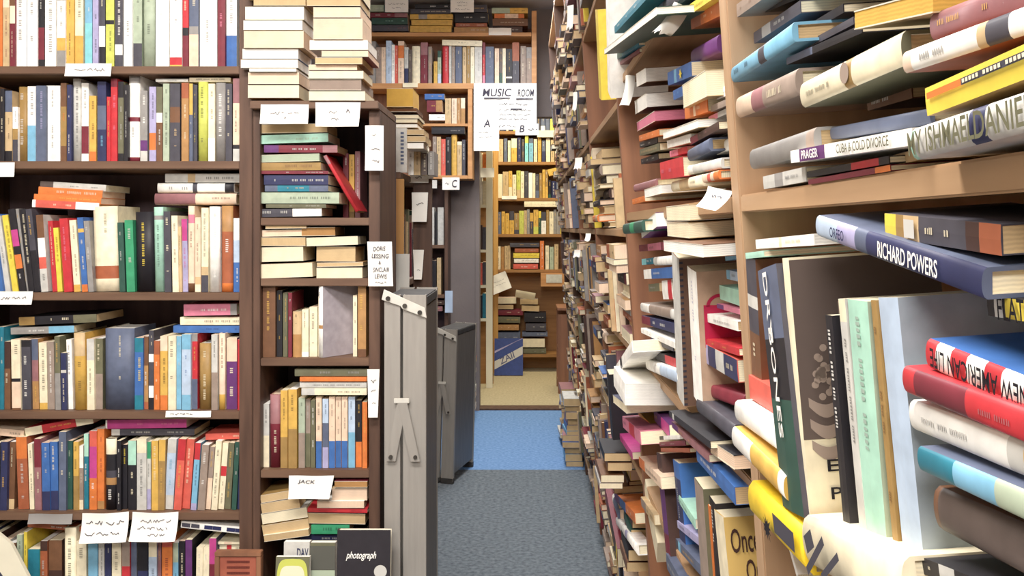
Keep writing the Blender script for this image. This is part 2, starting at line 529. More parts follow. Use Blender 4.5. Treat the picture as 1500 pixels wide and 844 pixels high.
row('''-60 -32 150 D 1
-30 -2 170 H 1
2 36 165 N 1
40 76 165 B.85T 1.5
86 140 140 O.3r -2
146 168 175 C -2
174 208 150 M.4z -1
212 252 170 b.72N -1
254 294 165 b.72N -1
298 335 115 s
338 368 160 F/S
372 398 165 o.5u
400 422 185 W.35x.85C
425 448 125 m.3t
453 490 110 c.2g.6O
492 528 100 O.9n/M
532 588 150 C.22K.45H.55n.65K*
591 612 160 K
614 645 180 K.5K/Y 
649 689 160 m.35K/C
693 742 150 C.2L/K
746 764 165 E.25L.7l
768 801 160 o/C
803 836 155 o.3u 1
842 886 150 L.2q.8L/y 3
892 930 150 R.3c 4
934 974 150 c 4
978 1006 170 R.25y.9l 4
1012 1048 180 x 4
1054 1078 190 x.5h 4
1082 1112 160 C/K 4
1118 1146 170 C.35R.5C 4
1150 1178 170 v 3.5
1182 1206 165 F/L 3
1210 1236 155 N 2.5
''',0,600,3.46,749.5,YL,"in left bookcase's fifth row",'books in the fifth row of the left bookcase',zbot=zL[4])
flats('''535 945 50 96 g.98W/p 1
565 985 100 132 H.9L 0
''',0,600,3.46,YL,"of the magenta-topped pile, left bookcase's fifth row",'books lying in the magenta topped pile',dy=.03)
flats('''1042 1228 120 152 c 2
''',0,600,3.46,YL,"atop leaning books, left bookcase's fifth row, right end",'book lying on the fifth row',dy=.03)
flats('''128 470 62 104 C.25R.75C 11
''',0,600,3.46,YL,"sloping upward at left bookcase's fifth row",'book sloping on the fifth row',dy=.035)
flats('''-130 120 96 132 h.5c -5
''',0,600,3.46,YL,"at the far left end of the fifth row",'book at the left end of the fifth row',dy=.03)
S6=7.5
zb6=.172
row('''-330 -250 300 B
-240 -170 340 H
-160 -90 300 N
-80 -10 320 D
5 90 400 G
100 175 420 B
185 245 330 S
262 298 300 Y
305 435 490 t.3E/C
442 520 400 D.1r.8k
535 680 390 B.3D
700 828 255 C.9L/F*
840 948 400 C.7u
968 1072 400 y.35N.5y
1082 1145 390 L
1152 1222 390 N
1228 1330 425 C.5L
1338 1425 400 x.25R
1440 1502 400 s.4G
1510 1624 400 K.3N
1632 1722 410 C.15q.9C
1728 1772 400 z
1778 1890 350 c.1O/M
1896 1958 420 S.2y
1964 2030 400 K
2036 2110 385 P.4K
2150 2222 470 C/L 1
2226 2292 470 C/L 1
2298 2376 370 g.25M.6N
''',0,740,S6,0,YL,"in left bookcase's bottom row",'books in the bottom row of the left bookcase',zbot=zb6)
flats('''305 900 212 268 r -5
''',0,740,S6,YL,"sloping, rust spine, left bookcase's bottom row",'book sloping on the bottom row',dy=.03)
# strip-like cover with dark square pictures
def film(tb,t,h,d):
    y=-d/2-.0012
    for u in (.08,.22,.42,.55,.76,.89):
        z=h/2-u*h
        tb.face([(-t*.3,y,z-.011),(t*.3,y,z-.011),(t*.3,y,z+.011),(-t*.3,y,z+.011)],C4('N') if u>.3 else C4('H'))
P=at(190+910/S6,740+265/S6,YL+.0)
ezf=V((1,0,-.105)).normalized()
book("white spined book with a strip of dark square pictures, sloping in bottom row",.0165,.172,.13,'W',basis(V((0,1,0)),-ezf,P+V((0,.075,0))),'books lying on the bottom row',marks=False,prints=[('picture_strip',film)])
flats('''955 1232 405 432 C.4h.7C 0
960 1225 440 505 C.4R.6C.9H 0
''',190,740,S6,YL,"of the short pile beside the framed plaque",'books behind the framed plaque',dy=.03)

# ================================================================== paper signs
def sign(name,u0,v0,u1,v1,Y,label,curl=.0,texts=(),squig=(),shrink=0,roll=0,mat=None,c='W',yaw=0,group=None,cat='paper sign',skew=0,bow=0,tear=0,wob=.0008):
    """a sheet of paper; curl bends the lower edge towards the viewer, bow bends the sides"""
    A=at((u0+u1)/2,(v0+v1)/2,Y); w=(u1-u0)/F*Y; h=(v1-v0)/F*Y
    R=Matrix.Translation(A)@Matrix.Rotation(math.radians(yaw),4,'Z')@Matrix.Rotation(math.radians(roll),4,'Y')
    B=Matrix(((1,0,0,0),(0,0,-1,0),(0,1,0,0),(0,0,0,1)))
    def fn(p):
        x,y,z=p
        t=.5-y/h
        x=x*(1-shrink*t)+skew*t*w
        z=z+curl*t*t+bow*math.cos(x/w*3)+.002*math.sin(x*60+y*30)
        return V((x,y,z))
    W_=B
    m=MB(); nx,ny=10,8; cc=C4(c)
    g=[[None]*(ny+1) for _ in range(nx+1)]
    for i in range(nx+1):
        for j in range(ny+1):
            x=-w/2+w*i/nx; y=-h/2+h*j/ny
            if tear and j==0: y+=random.uniform(0,tear)*h
            g[i][j]=len(m.v); m.v.append(B@fn(V((x,y,0))))
    for i in range(nx):
        for j in range(ny):
            m.f.append([g[i][j],g[i+1][j],g[i+1][j+1],g[i][j+1]]); m.c.append(cc); m.s.append(True)
    o=m.build(name,M_PAPER,None,R)
    tag(o,label,cat,group)
    if texts or squig:
        tb=MB(); ink=C4((60,56,70))
        I=Matrix.Identity(4)
        f2=lambda p: B@fn(V((p.x,p.y,p.z+.0022)))
        for (s,x,y,tw,th) in texts:
            tx=MB(); add_text(tx,s,tw*w,th*h,Matrix.Translation(V((x*w,y*h,0))),ink,f2,shear=.15,wob=wob)
            tx.build('lettering',M_INK,o)
        for (x0,x1,y,hg) in squig:
            squiggle(tb,x0*w,x1*w,y*h,hg*h,I,ink,f2,lw=max(.0012,hg*h*.16))
        if squig: tb.build('scribbled_lines',M_INK,o)
    return o
Q=YL-.006
sign('shelf_label',96,93,163,112,Q,"white paper label taped under left bookcase's top row",curl=.004,squig=[(-.3,.35,.0,.25)],group='paper labels on the left bookcase')
sign('shelf_label',-6,238,22,259,Q,"white paper label at left frame edge under second row",curl=.003,c='W',group='paper labels on the left bookcase')
sign('shelf_label',-10,427,48,446,Q,"white paper label at left end under third row",curl=.006,squig=[(-.3,.35,0,.25)],group='paper labels on the left bookcase')
sign('shelf_label',243,602,309,611,Q,"narrow white paper label under right end of fourth row",curl=.002,squig=[(-.4,.1,0,.3)],group='paper labels on the left bookcase')
sign('paper_sign',121,751,189,791,Q-.012,"curled white handwritten notice under fifth row, left of the pair",curl=.02,bow=.006,squig=[(-.4,-.05,.18,.16),(.05,.4,.16,.16),(-.4,.35,-.2,.14)],group='curled notices on the left bookcase',roll=-2)
sign('paper_sign',194,750,261,789,Q-.012,"curled white handwritten notice under fifth row, right of the pair",curl=.02,bow=.008,squig=[(-.3,.35,.2,.13),(-.35,.3,-.05,.13),(-.1,.25,-.25,.12)],group='curled notices on the left bookcase')
sign('shelf_label',42,753,106,767,Q,"dull grey plastic strip under left end of fifth row",c='G',curl=.005)

# framed plaque and the pale booklet at the bottom left
def framed(name,u0,v0,u1,v1,Y,label,th=.022,fr=.012,cin=(150,70,52),cf=M_BROWN):
    a=at(u0,v1,Y); b=at(u1,v0,Y)
    e=empty(name,(0,0,0),label,'plaque'); e.location=((a.x+b.x)/2,Y,a.z)
    part('backing',(a.x+fr,Y+.004,a.z+fr),(b.x-fr,Y+.016,b.z-fr),mat_noise('plaque_panel',cin,(176,88,64),20,.5),e)
    for lo,hi in (((a.x,Y,a.z),(b.x,Y+th,a.z+fr)),((a.x,Y,b.z-fr),(b.x,Y+th,b.z)),((a.x,Y,a.z+fr),(a.x+fr,Y+th,b.z-fr)),((b.x-fr,Y,a.z+fr),(b.x,Y+th,b.z-fr))):
        part('frame_bar',lo,hi,cf,e)
    mb=MB()
    for k in range(3):
        for j in range(9):
            x=a.x+.03+j*(b.x-a.x-.06)/9; z=b.z-.028-k*.014
            mb.box((x-e.location.x,.0028,z-e.location.z),(x+.007-e.location.x,.0042,z+.005-e.location.z),C4((110,48,40)))
    mb.build('raised_lettering',M_INK,e)
    return e
framed('framed_plaque',314,809,382,905,YL-.075,"red-brown plaque in a wooden frame in front of left bookcase's bottom right")
m=MB(); m.prism([(-.135,0),(.0,0),(.0,.20),(-.05,.28),(-.09,.31),(-.135,.32)],1,0,.012,C4((226,218,190)))
P=at(32,0,YL-.09)
o=m.build('booklet',M_PAPER,None,Matrix.Translation(V((P.x,YL-.09,.174)))@Matrix.Rotation(math.radians(-8),4,'X')); tag(o,'pale cream card with a dark rounded picture at bottom left corner','booklet')
m=MB(); m.prism([(-.13,.01)]+[(-.13+.11*math.cos(a),.03+.215*math.sin(a)) for a in [math.pi/2*k/10 for k in range(11)]],1,-.001,.0,C4((58,58,76)))
m.build('dark_picture',M_INK,o)

# ================================================================== NARROW BOOKCASE
YN=YL
zN=[at(0,v,YN).z for v in (150,319,408,525,689)]
xnl=xr+.036; xnr=at(541,0,YN).x
root=empty('narrow_bookcase',((xnl+xnr)/2,YN,0),'narrow dark brown bookcase with book stacks on top, beside the grey stepladder','bookcase')
part('side_panel',(xnl,YN-.004,.0),(xnl+.018,YN+.27,zN[0]-.0205),M_DARKWOOD,root)
part('side_panel',(xnr,YN-.004,.0),(xnr+.028,YN+.27,zN[0]-.0205),M_DARKWOOD,root)
part('back_panel',(xnl,YN+.272,.0),(xnr+.028,YN+.284,zN[0]),M_BACK,root)
part('top_board',(xnl,YN-.03,zN[0]-.02),(xnr+.028,YN+.27,zN[0]),M_DARKSHELF,root)
for z in zN[1:]+[.235]:
    part('shelf',(xnl+.0185,YN,z-.02),(xnr-.0005,YN+.27,z),M_DARKSHELF,root)
part('plinth_shelf',(xnl+.0,YN-.20,.20),(xnr+.02,YN-.006,.222),M_DARKSHELF,root)
part('plinth_front',(xnl+.0,YN-.20,.0),(xnr+.02,YN-.18,.1995),M_DARKWOOD,root)
G5=3.67
flats('''100 392 -210 -150 B 0 C
70 385 -145 -85 K 0 W
75 380 -80 -12 T 0 C
115 395 -8 30 T/K 0 T
70 386 35 106 L 0 W
60 378 109 162 C 0 W
62 385 165 258 T 0 h
55 356 262 317 b 0 W
46 354 320 366 L 0 W
92 345 368 385 G 0 W
85 360 389 452 B 0 h
84 360 457 527 n 0 C
''',340,0,G5,YN-.04,"left stack on top of narrow bookcase",'books stacked on the narrow bookcase, left stack',depth=(.12,.18))
flats('''420 700 -200 -140 B 0 h
430 690 -136 -70 K 0 C
410 695 -66 -12 D 0 C
400 690 -9 32 B 0 T
436 690 38 94 D 0 h
436 702 98 212 T 0 h
416 730 215 268 L 0 W
480 732 273 305 M 0 h
446 700 309 345 B 0 T
410 672 347 377 M 0 h
410 706 381 423 T 0 C
416 695 427 486 B 0 x
412 715 490 541 n 0 C
''',340,0,G5,YN-.045,"right stack on top of narrow bookcase",'books stacked on the narrow bookcase, right stack',depth=(.12,.18))
S6c=3.127
flats('''130 436 98 140 u 1 T
106 440 146 186 m/S 2
146 482 196 230 z.2M.8P 0
80 400 238 273 m 1.5 S
104 406 276 312 u/B 0.5
100 440 314 328 M 0
146 440 332 378 N/L 0
150 440 380 408 s.3t.8s 0
122 490 412 464 S 0
155 430 466 484 v 0
114 410 486 524 W.45H 1
''',340,150,S6c,YN+.005,"of the stack, narrow bookcase's upper shelf",'books stacked on the upper shelf of the narrow bookcase')
book("slim bright red book leaning sideways against the stack in narrow bookcase",.009,.168,.13,'z.15R*',basis(V((0,1,0)),V((-.5,0,.86)),at(340+498/S6c,150+372/S6c,YN+.01)+V((0,.065,0))),'books on the upper shelf of the narrow bookcase',marks=False)
row('''508 533 235 M
536 560 240 o.9u
563 586 225 z
''',340,150,S6c,319,YN+.1,"behind the leaning red book, narrow bookcase",'small upright books behind the leaning red book',zbot=zN[1],dmin=.10,dmax=.12)
flats('''152 340 550 578 B 1 T
120 322 584 614 n 1 h
116 336 618 658 T 0 T
110 326 662 730 L 1.5 C
102 368 738 804 T 2 C
''',340,150,S6c,YN+.005,"left stack, second shelf of narrow bookcase",'books stacked at the left of the second shelf, narrow bookcase',depth=(.11,.14))
flats('''318 472 572 612 B 1 n
340 576 616 656 s 2 C
386 565 660 730 M -0.5 T
388 600 733 752 n 1 T
386 597 757 806 L 0.5 C
''',340,150,S6c,YN+.005,"right stack, second shelf of narrow bookcase",'books stacked at the right of the second shelf, narrow bookcase',depth=(.11,.14))
S7=3.247
row('''145 206 112 B
212 238 150 K/o
242 264 160 v
267 284 160 M
287 328 250 T.5n*
332 364 240 C.9W
368 406 228 C
410 438 178 C
''',340,380,S7,525,YN,"on narrow bookcase's third shelf",'books on the third shelf of the narrow bookcase',zbot=zN[3],dmin=.12,dmax=.15)
book("white spined grey-lavender hardback pulled out at an angle, narrow bookcase's third shelf",.016,.187,.125,'W.55n.6W*',basis(V((.62,.78,0)),V((0,0,1)),V((at(340+506/S7,0,YN+.05).x,YN+.055,zN[3]+.0945))),'books on the third shelf of the narrow bookcase',board=(168,158,166),marks=True)
row('''575 594 172 C
598 637 92 r.1n.9B
''',340,380,S7,525,YN,"at the right end of narrow bookcase's third shelf",'books at the right end of the third shelf',zbot=zN[3],dmin=.12,dmax=.15)
row('''148 176 690 L.5C
178 228 645 z.4M*
230 264 625 o.6u 0
267 308 620 o.5u
316 346 660 S.5x
350 372 668 x.5v
374 395 672 v
399 426 655 h.62b
430 458 665 q.35s.7l
461 489 655 h.62b
492 518 655 h.62b
521 549 655 h.62b
553 584 655 q.5y
588 616 672 K.62O
619 642 680 O
''',340,380,S7,689,YN,"on narrow bookcase's fourth shelf",'books on the fourth shelf of the narrow bookcase',zbot=zN[4],dmin=.11,dmax=.14)
flats('''298 641 522 556 v/G 0
322 640 560 581 O 0
322 640 585 610 L 0 
330 640 613 646 C.8L 0
''',340,380,S7,YN+.005,"atop the row on narrow bookcase's fourth shelf",'books lying on the fourth row of the narrow bookcase')
S8=5.48
flats('''8 296 172 236 u 10 T
14 322 238 322 B 9 T
18 384 318 402 L 9 C
24 395 410 490 o 9 T
36 396 492 546 C 8 T
''',380,690,S8,YN-.005,"tilted left stack, lowest open shelf of narrow bookcase",'books in the tilted stack of the narrow bookcase',depth=(.11,.14))
flats('''602 866 82 134 M 0 n
582 864 138 238 T 0 h
462 840 242 298 W 0 h
386 866 302 334 R/M -1
388 850 340 426 M -1 T
416 722 434 508 E/F 0
''',380,690,S8,YN-.005,"right stack, lowest open shelf of narrow bookcase",'books in the right stack of the narrow bookcase',depth=(.11,.14))
flats('''330 830 512 566 N 0
310 820 570 640 s 0
320 830 644 720 N.5b 0
320 830 724 800 D 0
320 830 804 890 B 0
320 830 894 980 N 0
320 830 984 1070 H 0
320 830 1074 1160 M 0
''',380,690,S8,YN+.02,"stack behind the black photograph book, narrow bookcase",'books stacked behind the front books of the narrow bookcase',depth=(.11,.14))
# front books leaning on the plinth shelf
def facing(label,u0,v0,u1,v1,Y,t,cs,board,prints=None,zb=.2225,lean=7,group='books standing face out before the narrow bookcase',yaw=0,wrap=False,title=None,page='W',marks=False,nm='book'):
    """an upright book with its cover to the viewer, spine on the left"""
    a=at(u0,v1,Y); b=at(u1,v0,Y)
    if zb is None: zb=a.z
    h=b.z-zb; w=b.x-a.x
    l=math.radians(lean); yw=math.radians(yaw)
    ez=V((0,math.sin(l),math.cos(l))); ey=V((math.cos(yw),math.sin(yw),0))
    c=V(((a.x+b.x)/2,Y+t/2+h/2*math.sin(l),zb+.001+h/2*math.cos(l)+t/2*math.sin(l)))
    return book(label,t,h,w,cs,basis(ey,ez,c),group,page=page,board=board,prints=prints,wrap=wrap,title=title,marks=marks,nm=nm)
# local frame of a facing book: cover to viewer is at +X local, width along Y (spine at -d/2), height Z
def panel(x,y0,y1,z0,z1,c): 
    return lambda tb,t,h,d: tb.face([(t/2+x,-d/2+y0*d,-h/2+z0*h),(t/2+x,-d/2+y1*d,-h/2+z0*h),(t/2+x,-d/2+y1*d,-h/2+z1*h),(t/2+x,-d/2+y0*d,-h/2+z1*h)],C4(c))
def ctext(s,y,z,w,hg,c,x=.0016,wob=0,shear=0):
    def f(tb,t,h,d):
        B=Matrix(((0,0,1),(1,0,0),(0,1,0))).to_4x4()
        add_text(tb,s,w*d,hg*h,Matrix.Translation(V((t/2+x,-d/2+y*d,-h/2+z*h)))@B,C4(c),None,shear,wob)
    return f
def disc(y,z,r,c,x=.0014,sx=1.):
    def f(tb,t,h,d):
        tb.face([(t/2+x,-d/2+y*d+r*sx*math.cos(a),-h/2+z*h+r*math.sin(a)) for a in [2*math.pi*k/24 for k in range(24)]],C4(c))
    return f
facing("black photograph book with white italic lettering and round white sticker",490,783,570,910,YN-.165,.018,'K*',(38,34,40),prints=[('lettering',ctext('photograph',.46,.79,.56,.075,'W',shear=.35)),('sticker',disc(.82,.665,.0155,'L')),('pale_figure',disc(.54,.57,.016,'C',sx=.6))],lean=5)
facing("dark grey book with pale sage lower half beside the black photograph book",452,800,489,910,YN-.135,.02,'v','v',prints=[('pale_block',panel(.0012,0,1,0,.74,'S')),('dark_block',panel(.0012,0,1,.745,.97,(84,84,76)))],lean=4)
facing("pale grey book with dark capital letters behind the yellow booklet",413,799,451,910,YN-.125,.02,'L','L',prints=[('lettering',ctext('DAV',.74,.90,.44,.085,'N'))],lean=4)
rr=[]
for k in range(32):
    a=2*math.pi*k/32; ca,sa=math.cos(a),math.sin(a)
    rr.append((math.copysign(abs(ca)**.45,ca),math.copysign(abs(sa)**.45,sa)))
facing("yellow-rimmed booklet with a rounded pale panel of blue lettering",400,822,450,910,YN-.168,.014,'v','v',prints=[
  ('yellow_rim',lambda tb,t,h,d: tb.face([(t/2+.001,d*.46*a,h*(.12+.36*b)) for a,b in rr],C4('e'))),
  ('pale_panel',lambda tb,t,h,d: tb.face([(t/2+.0016,d*.38*a,h*(.12+.29*b)) for a,b in rr],C4('C'))),
  ('lettering',lambda tb,t,h,d: [squiggle(tb,-.28*d,.28*d,.26*h-k*.1*h,.05*h,Matrix(((0,0,1,t/2+.0022),(1,0,0,0),(0,1,0,0),(0,0,0,1))),C4('t'),lw=.0018) for k in range(2)])],lean=6)
# papers on the narrow bookcase
sign('paper_sign',382,153,452,182,YN-.034,"white handwritten sheet hanging under the left stack on narrow bookcase",curl=.008,squig=[(-.3,-.02,.05,.16),(.08,.33,.05,.16),(0,.03,-.2,.15)])
sign('paper_sign',462,150,528,186,YN-.034,"white handwritten sheet hanging under the right stack on narrow bookcase",curl=.01,squig=[(-.2,.0,.1,.12),(.2,.26,.12,.2),(-.15,.0,-.2,.14)],shrink=.05)
sign('paper_sign',423,697,489,729,YN-.03,"white paper flag lettered JACK over the lowest stacks of narrow bookcase",curl=.012,shrink=.1,texts=[('JACK',-.1,.22,.4,.2)],roll=0,skew=-.03)
xs=at(548,0,YN).x
sign('paper_sign',535,184,562,250,YN-.03,"tall white handwritten sheet on the upper right edge of narrow bookcase",curl=.004,bow=.004,squig=[(-.1,.1,.3,.06),(-.15,.3,-.05,.09),(-.1,.25,-.3,.08)])
sign('paper_sign',538,354,574,419,YN-.03,"white sheet naming two authors on narrow bookcase, above the stepladder",curl=.004,bow=.006,texts=[('DORIS',0,.34,.5,.1),('LESSING',.02,.18,.7,.1),('&',0,.03,.1,.08),('SINCLAIR',.04,-.13,.66,.1),('LEWIS',.02,-.28,.5,.1)],squig=[(-.2,.2,-.42,.05)],skew=.06)
sign('paper_sign',538,541,556,611,YN-.02,"narrow white paper strip on narrow bookcase beside the stepladder",curl=.008,shrink=.25,squig=[(-.2,.2,.25,.07),(-.2,.2,.05,.07),(-.1,.2,-.2,.06)])

# ================================================================== STEPLADDERS
def ladder(name,x0,x1,Y,zt,depth,label,top_tilt=.05,scale=1.):
    e=empty(name,((x0+x1)/2,Y,0),label,'stepladder'); L=e.location
    w=x1-x0
    def P(nm,lo,hi,mat,bev=.002): return part(nm,lo,hi,mat,e,bev)
    r1=w*.38; gap=w*.07
    for (dy,) in ((0,),(depth-.022,)):
        m=MB(); y=dy
        # channel shaped rails: web plus two flanges
        for (a,b) in ((-w/2,-w/2+r1),(-w/2+r1+gap,w/2)):
            m2=MB(); m2.box((a,y,0.012),(b,y+.003,zt)); 
            m2.box((a,y+.003,.012),(a+.003,y+.02,zt)); m2.box((b-.003,y+.003,.012),(b,y+.02,zt))
            m2.build('rail',M_METAL,e,bevel=.0008)
            m3=MB(); m3.box((a-.001,y-.001,0),(b+.001,y+.021,.03)); m3.build('rubber_foot',M_TREAD,e,bevel=.002)
    mm=MB(); mm.box((w/2-.004,.0215,.05),(w/2-.001,depth-.0225,zt-.031)); mm.build('side_plate',M_METALD,e)
    # hinge plate with bolts
    m=MB()
    poly=[(-w/2-.006,zt-.012),(-w/2+.0,zt+.014),(w/2-.002,zt-.032),(w/2+.002,zt-.058),(-w*.06,zt-.035),(-w*.1,zt-.028)]
    m.prism(poly,1,-.006,-.002); pl=m.build('hinge_plate',M_PLATE,e,bevel=.001)
    for k in (.1,.5,.86):
        mm=MB(); x=-w/2+w*k; z=zt-.004-.046*k; mm.cyl((x,-.011,z),(x,-.006,z),.0058); mm.build('bolt',M_BOLT,pl)
    # top cap and steps between the two sides
    mm=MB(); mm.box((-w/2,0.024,zt-.03),(w/2,depth-.024,zt-.004)); mm.build('top_step',M_TREAD,e,bevel=.003)
    k=0; z=zt-.30
    while z>.12:
        mm=MB(); mm.box((-w/2+r1+gap+.004,.024,z-.012),(w/2-.004,depth-.024,z+.012)); mm.build('step',M_METALD,e,bevel=.002); z-=.25
    # folding braces
    zp=zt-.265
    for s,dx in ((-1,-.03),(1,.035)):
        mm=MB(); xa=-w*.06; xb=xa+dx*w/.11; zb=zp-.15
        mm.prism([(xa-.012,zp),(xa+.012,zp),(xb+.012,zb),(xb-.012,zb)],1,-.009-(s+1)*.0017,-.006-(s+1)*.0017)
        br=mm.build('folding_brace',M_METAL,e,bevel=.0008)
        m4=MB(); m4.cyl((xb,-.016,zb+.012),(xb,-.008,zb+.012),.005); m4.build('rivet',M_BOLT,br)
    mm=MB(); mm.box((-w*.06-.02,-.013,zp-.004),(-w*.06+.018,-.006,zp+.008)); mm.build('brace_pin',M_PLATE,e,bevel=.001)
    return e
ladder('stepladder',at(563,0,2.22).x,at(624,0,2.22).x,2.22,at(0,432,2.22).z,.30,'tall folded grey metal stepladder standing on edge beside narrow bookcase')
e=ladder('step_stool',at(630,0,4.35).x,at(664,0,4.35).x,4.35,at(0,482,4.35).z,.34,'short folded grey step stool with black top, behind the tall stepladder')
e.rotation_euler=(0,math.radians(1.5),math.radians(-14))

# ================================================================== LEFT SIDE OF THE AISLE
root=empty('aisle_bookcase',(-.52,2.72,0),'low dark bookcase behind the stepladder on the left of the aisle','bookcase')
xa0,xa1,ya0,ya1=-.68,-.385,2.70,3.36
zt=at(0,252,2.70).z
part('side_panel',(xa0,ya0,0),(xa1,ya0+.02,zt-.0205),M_DARKWOOD,root)
part('side_panel',(xa0,ya1-.02,0),(xa1,ya1,zt-.0205),M_DARKWOOD,root)
part('back_panel',(xa0-.012,ya0,0),(xa0-.0005,ya1,zt-.0205),M_BACK,root)
part('top_board',(xa0-.012,ya0-.004,zt-.02),(xa1+.005,ya1,zt),M_DARKSHELF,root)
for z in (.10,.42,.75,1.08): part('shelf',(xa0,ya0+.0205,z-.02),(xa1-.004,ya1-.0205,z),M_DARKSHELF,root)
GA='books on the aisle bookcase behind the stepladder'
flats('''124 305 136 268 o 0 o
120 330 272 300 B 0 B
130 342 320 345 k 0 C
135 335 350 374 n 0 C
150 335 384 408 T 0 W
250 380 420 458 u 0 T
250 392 466 506 T 0 T
252 378 512 552 L 0 W
''',540,100,4.69,2.74,"of the pile behind narrow bookcase's papers",GA,depth=(.13,.17))
zz=at(0,246,2.72).z
# steady support under the pile: a box file and a grey spine standing on the top board
facing("pale grey book with vertical dark lettering, standing under the aisle pile",574,188,596,250,2.735,.03,'L','L',zb=zt,lean=0,group=GA,prints=[('lettering',lambda tb,t,h,d:[tb.face([(t/2+.001,d*.08,h*(.36-k*.085)),(t/2+.001,d*.30,h*(.36-k*.085)),(t/2+.001,d*.30,h*(.41-k*.085)),(t/2+.001,d*.08,h*(.41-k*.085))],C4('s')) for k in range(9)])])
row('''598 606 222 W
606.5 616 219 T
617 626 224 k
627 636 222 G
''',0,0,1,252,2.84,'standing under the aisle pile',GA,zbot=zt,dmin=.12,dmax=.14)
# aisle facing shelves: books spine out towards +X
def aislerow(y0,y1,z,hmax,x,label,group,seed):
    rnd=random.Random(seed); y=y0; i=0
    while y<y1-.02:
        t=rnd.uniform(.014,.036); h=rnd.uniform(.62,.92)*hmax; d=rnd.uniform(.12,.16); i+=1
        if y+t>y1: break
        cs=rnd.choice('WCTBDKHGLsNzMvxkF')+('*' if rnd.random()<.3 else '')
        book(f"{names(cs)} book, {ORD[i]} from the near end, {label}",t*.96,h,d,cs,basis(V((-1,0,0)),V((0,0,1)),V((x-d/2-rnd.uniform(0,.015),y+t/2,z+h/2+.0006))),group)
        y+=t
for k,(z,hm) in enumerate(((.75,.30),(1.08,.26))):
    aislerow(ya0+.03,ya1-.03,z,hm,xa1-.012,("third shelf" if k==0 else "upper shelf")+" of low aisle bookcase",GA,40+k)
# brown paper and white sheets on the end of the case
sign('wrapping_paper',568,262,592,418,2.685,"long tan sheet of wrapping paper hanging behind the white author sheet",c='n',bow=.004,curl=.01,cat='paper')
sign('paper_sheet',580,372,600,436,2.67,"blank pale sheet hanging just above the stepladder's top",c='L',bow=.004,curl=.012,cat='paper')
# the post with papers
yp=2.95
a=at(605,0,yp).x; b=at(632,0,yp).x
m=MB(); m.box((-.0,-.0,0),(b-a,.03,at(0,226,yp).z)); o=m.build('wooden_post',M_DARKWOOD,None,Matrix.Translation(V((a,yp,0))),bevel=.002); tag(o,'dark brown upright post carrying three white paper notices','post')
sign('paper_sign',600,220,628,268,yp-.012,"white notice lettered G, topmost on the dark post",texts=[('G',.2,.22,.34,.26)],squig=[(-.25,.3,-.12,.14),(-.2,.35,-.32,.14)],curl=.006,group='notices on the dark post')
sign('paper_sign',618,240,635,262,yp-.03,"small bright white slip overlapping the notice lettered G",squig=[(-.3,.2,.1,.2)],curl=.006,group='notices on the dark post')
sign('paper_sign',603,282,627,325,yp-.012,"white curled notice in the middle of the dark post",squig=[(-.2,.2,.1,.12)],curl=.02,shrink=.1,group='notices on the dark post')
sign('paper_sign',605,366,621,409,yp-.012,"narrow white curled notice low on the dark post",squig=[(-.1,.2,-.2,.08)],curl=.02,shrink=.3,group='notices on the dark post')

# ================================================================== PINE BOOKCASE OVER THE DOORWAY
YP=5.84
def zp(v,Y=YP): return at(0,v,Y).z
def xp(u,Y=YP): return at(u,0,Y).x
root=empty('pine_bookcase',(xp(690),YP,0),'orange pine bookcase high on the wall beside and over the doorway','bookcase')
dY=.24
xl_,xm,xr_=xp(520),xp(692),xp(786)
part('shelf',(xl_,YP,zp(53)),(xr_-.034,YP+dY,zp(47.5)),M_PINE,root)
part('shelf',(xl_,YP,zp(130)),(xr_-.034,YP+dY,zp(122)),M_PINE,root)
part('side_panel',(xr_-.032,YP-.004,zp(131)),(xr_,YP+dY,zp(16)),M_PINE,root)
part('side_panel',(xm-.03,YP-.004,zp(262)),(xm,YP+dY,zp(130.4)),M_PINE,root)
part('shelf',(xl_,YP,zp(185)),(xm-.031,YP+dY,zp(181)),M_PINE,root)
part('shelf',(xl_,YP,zp(262)),(xm-.031,YP+dY,zp(257)),M_PINE,root)
part('back_panel',(xl_,YP+dY+.001,zp(262)),(xm,YP+dY+.012,zp(130)),M_BROWN,root)
part('back_panel',(xl_,YP+dY+.001,zp(130)),(xr_,YP+dY+.012,zp(30)),M_BROWN,root)
S9=5.769
GP='books on the orange pine bookcase'
flats('''-20 190 40 98 F.3S/L 0
-30 326 108 146 z.3M 0
25 330 150 206 F/m 0
30 336 212 264 H/z 0
''',540,0,S9,YP,"leftmost pile on the pine bookcase's top",GP)
flats('''390 690 36 72 K/W 0
355 692 76 114 H 0
350 712 120 162 o.6G.8o 0
362 706 166 214 o/u 0
350 700 218 272 o/u 0
''',540,0,S9,YP,"second pile on the pine bookcase's top",GP)
flats('''730 1000 40 104 H 0
728 1010 108 190 K 0
735 1000 196 226 r 0
722 1012 230 274 n 0
''',540,0,S9,YP,"third pile on the pine bookcase's top",GP)
flats('''1042 1345 66 112 o.5S 0
1062 1315 116 154 O.2h.65O 0
1048 1345 158 218 B 0
1048 1300 222 274 D 0
''',540,0,S9,YP,"rightmost pile on the pine bookcase's top",GP)
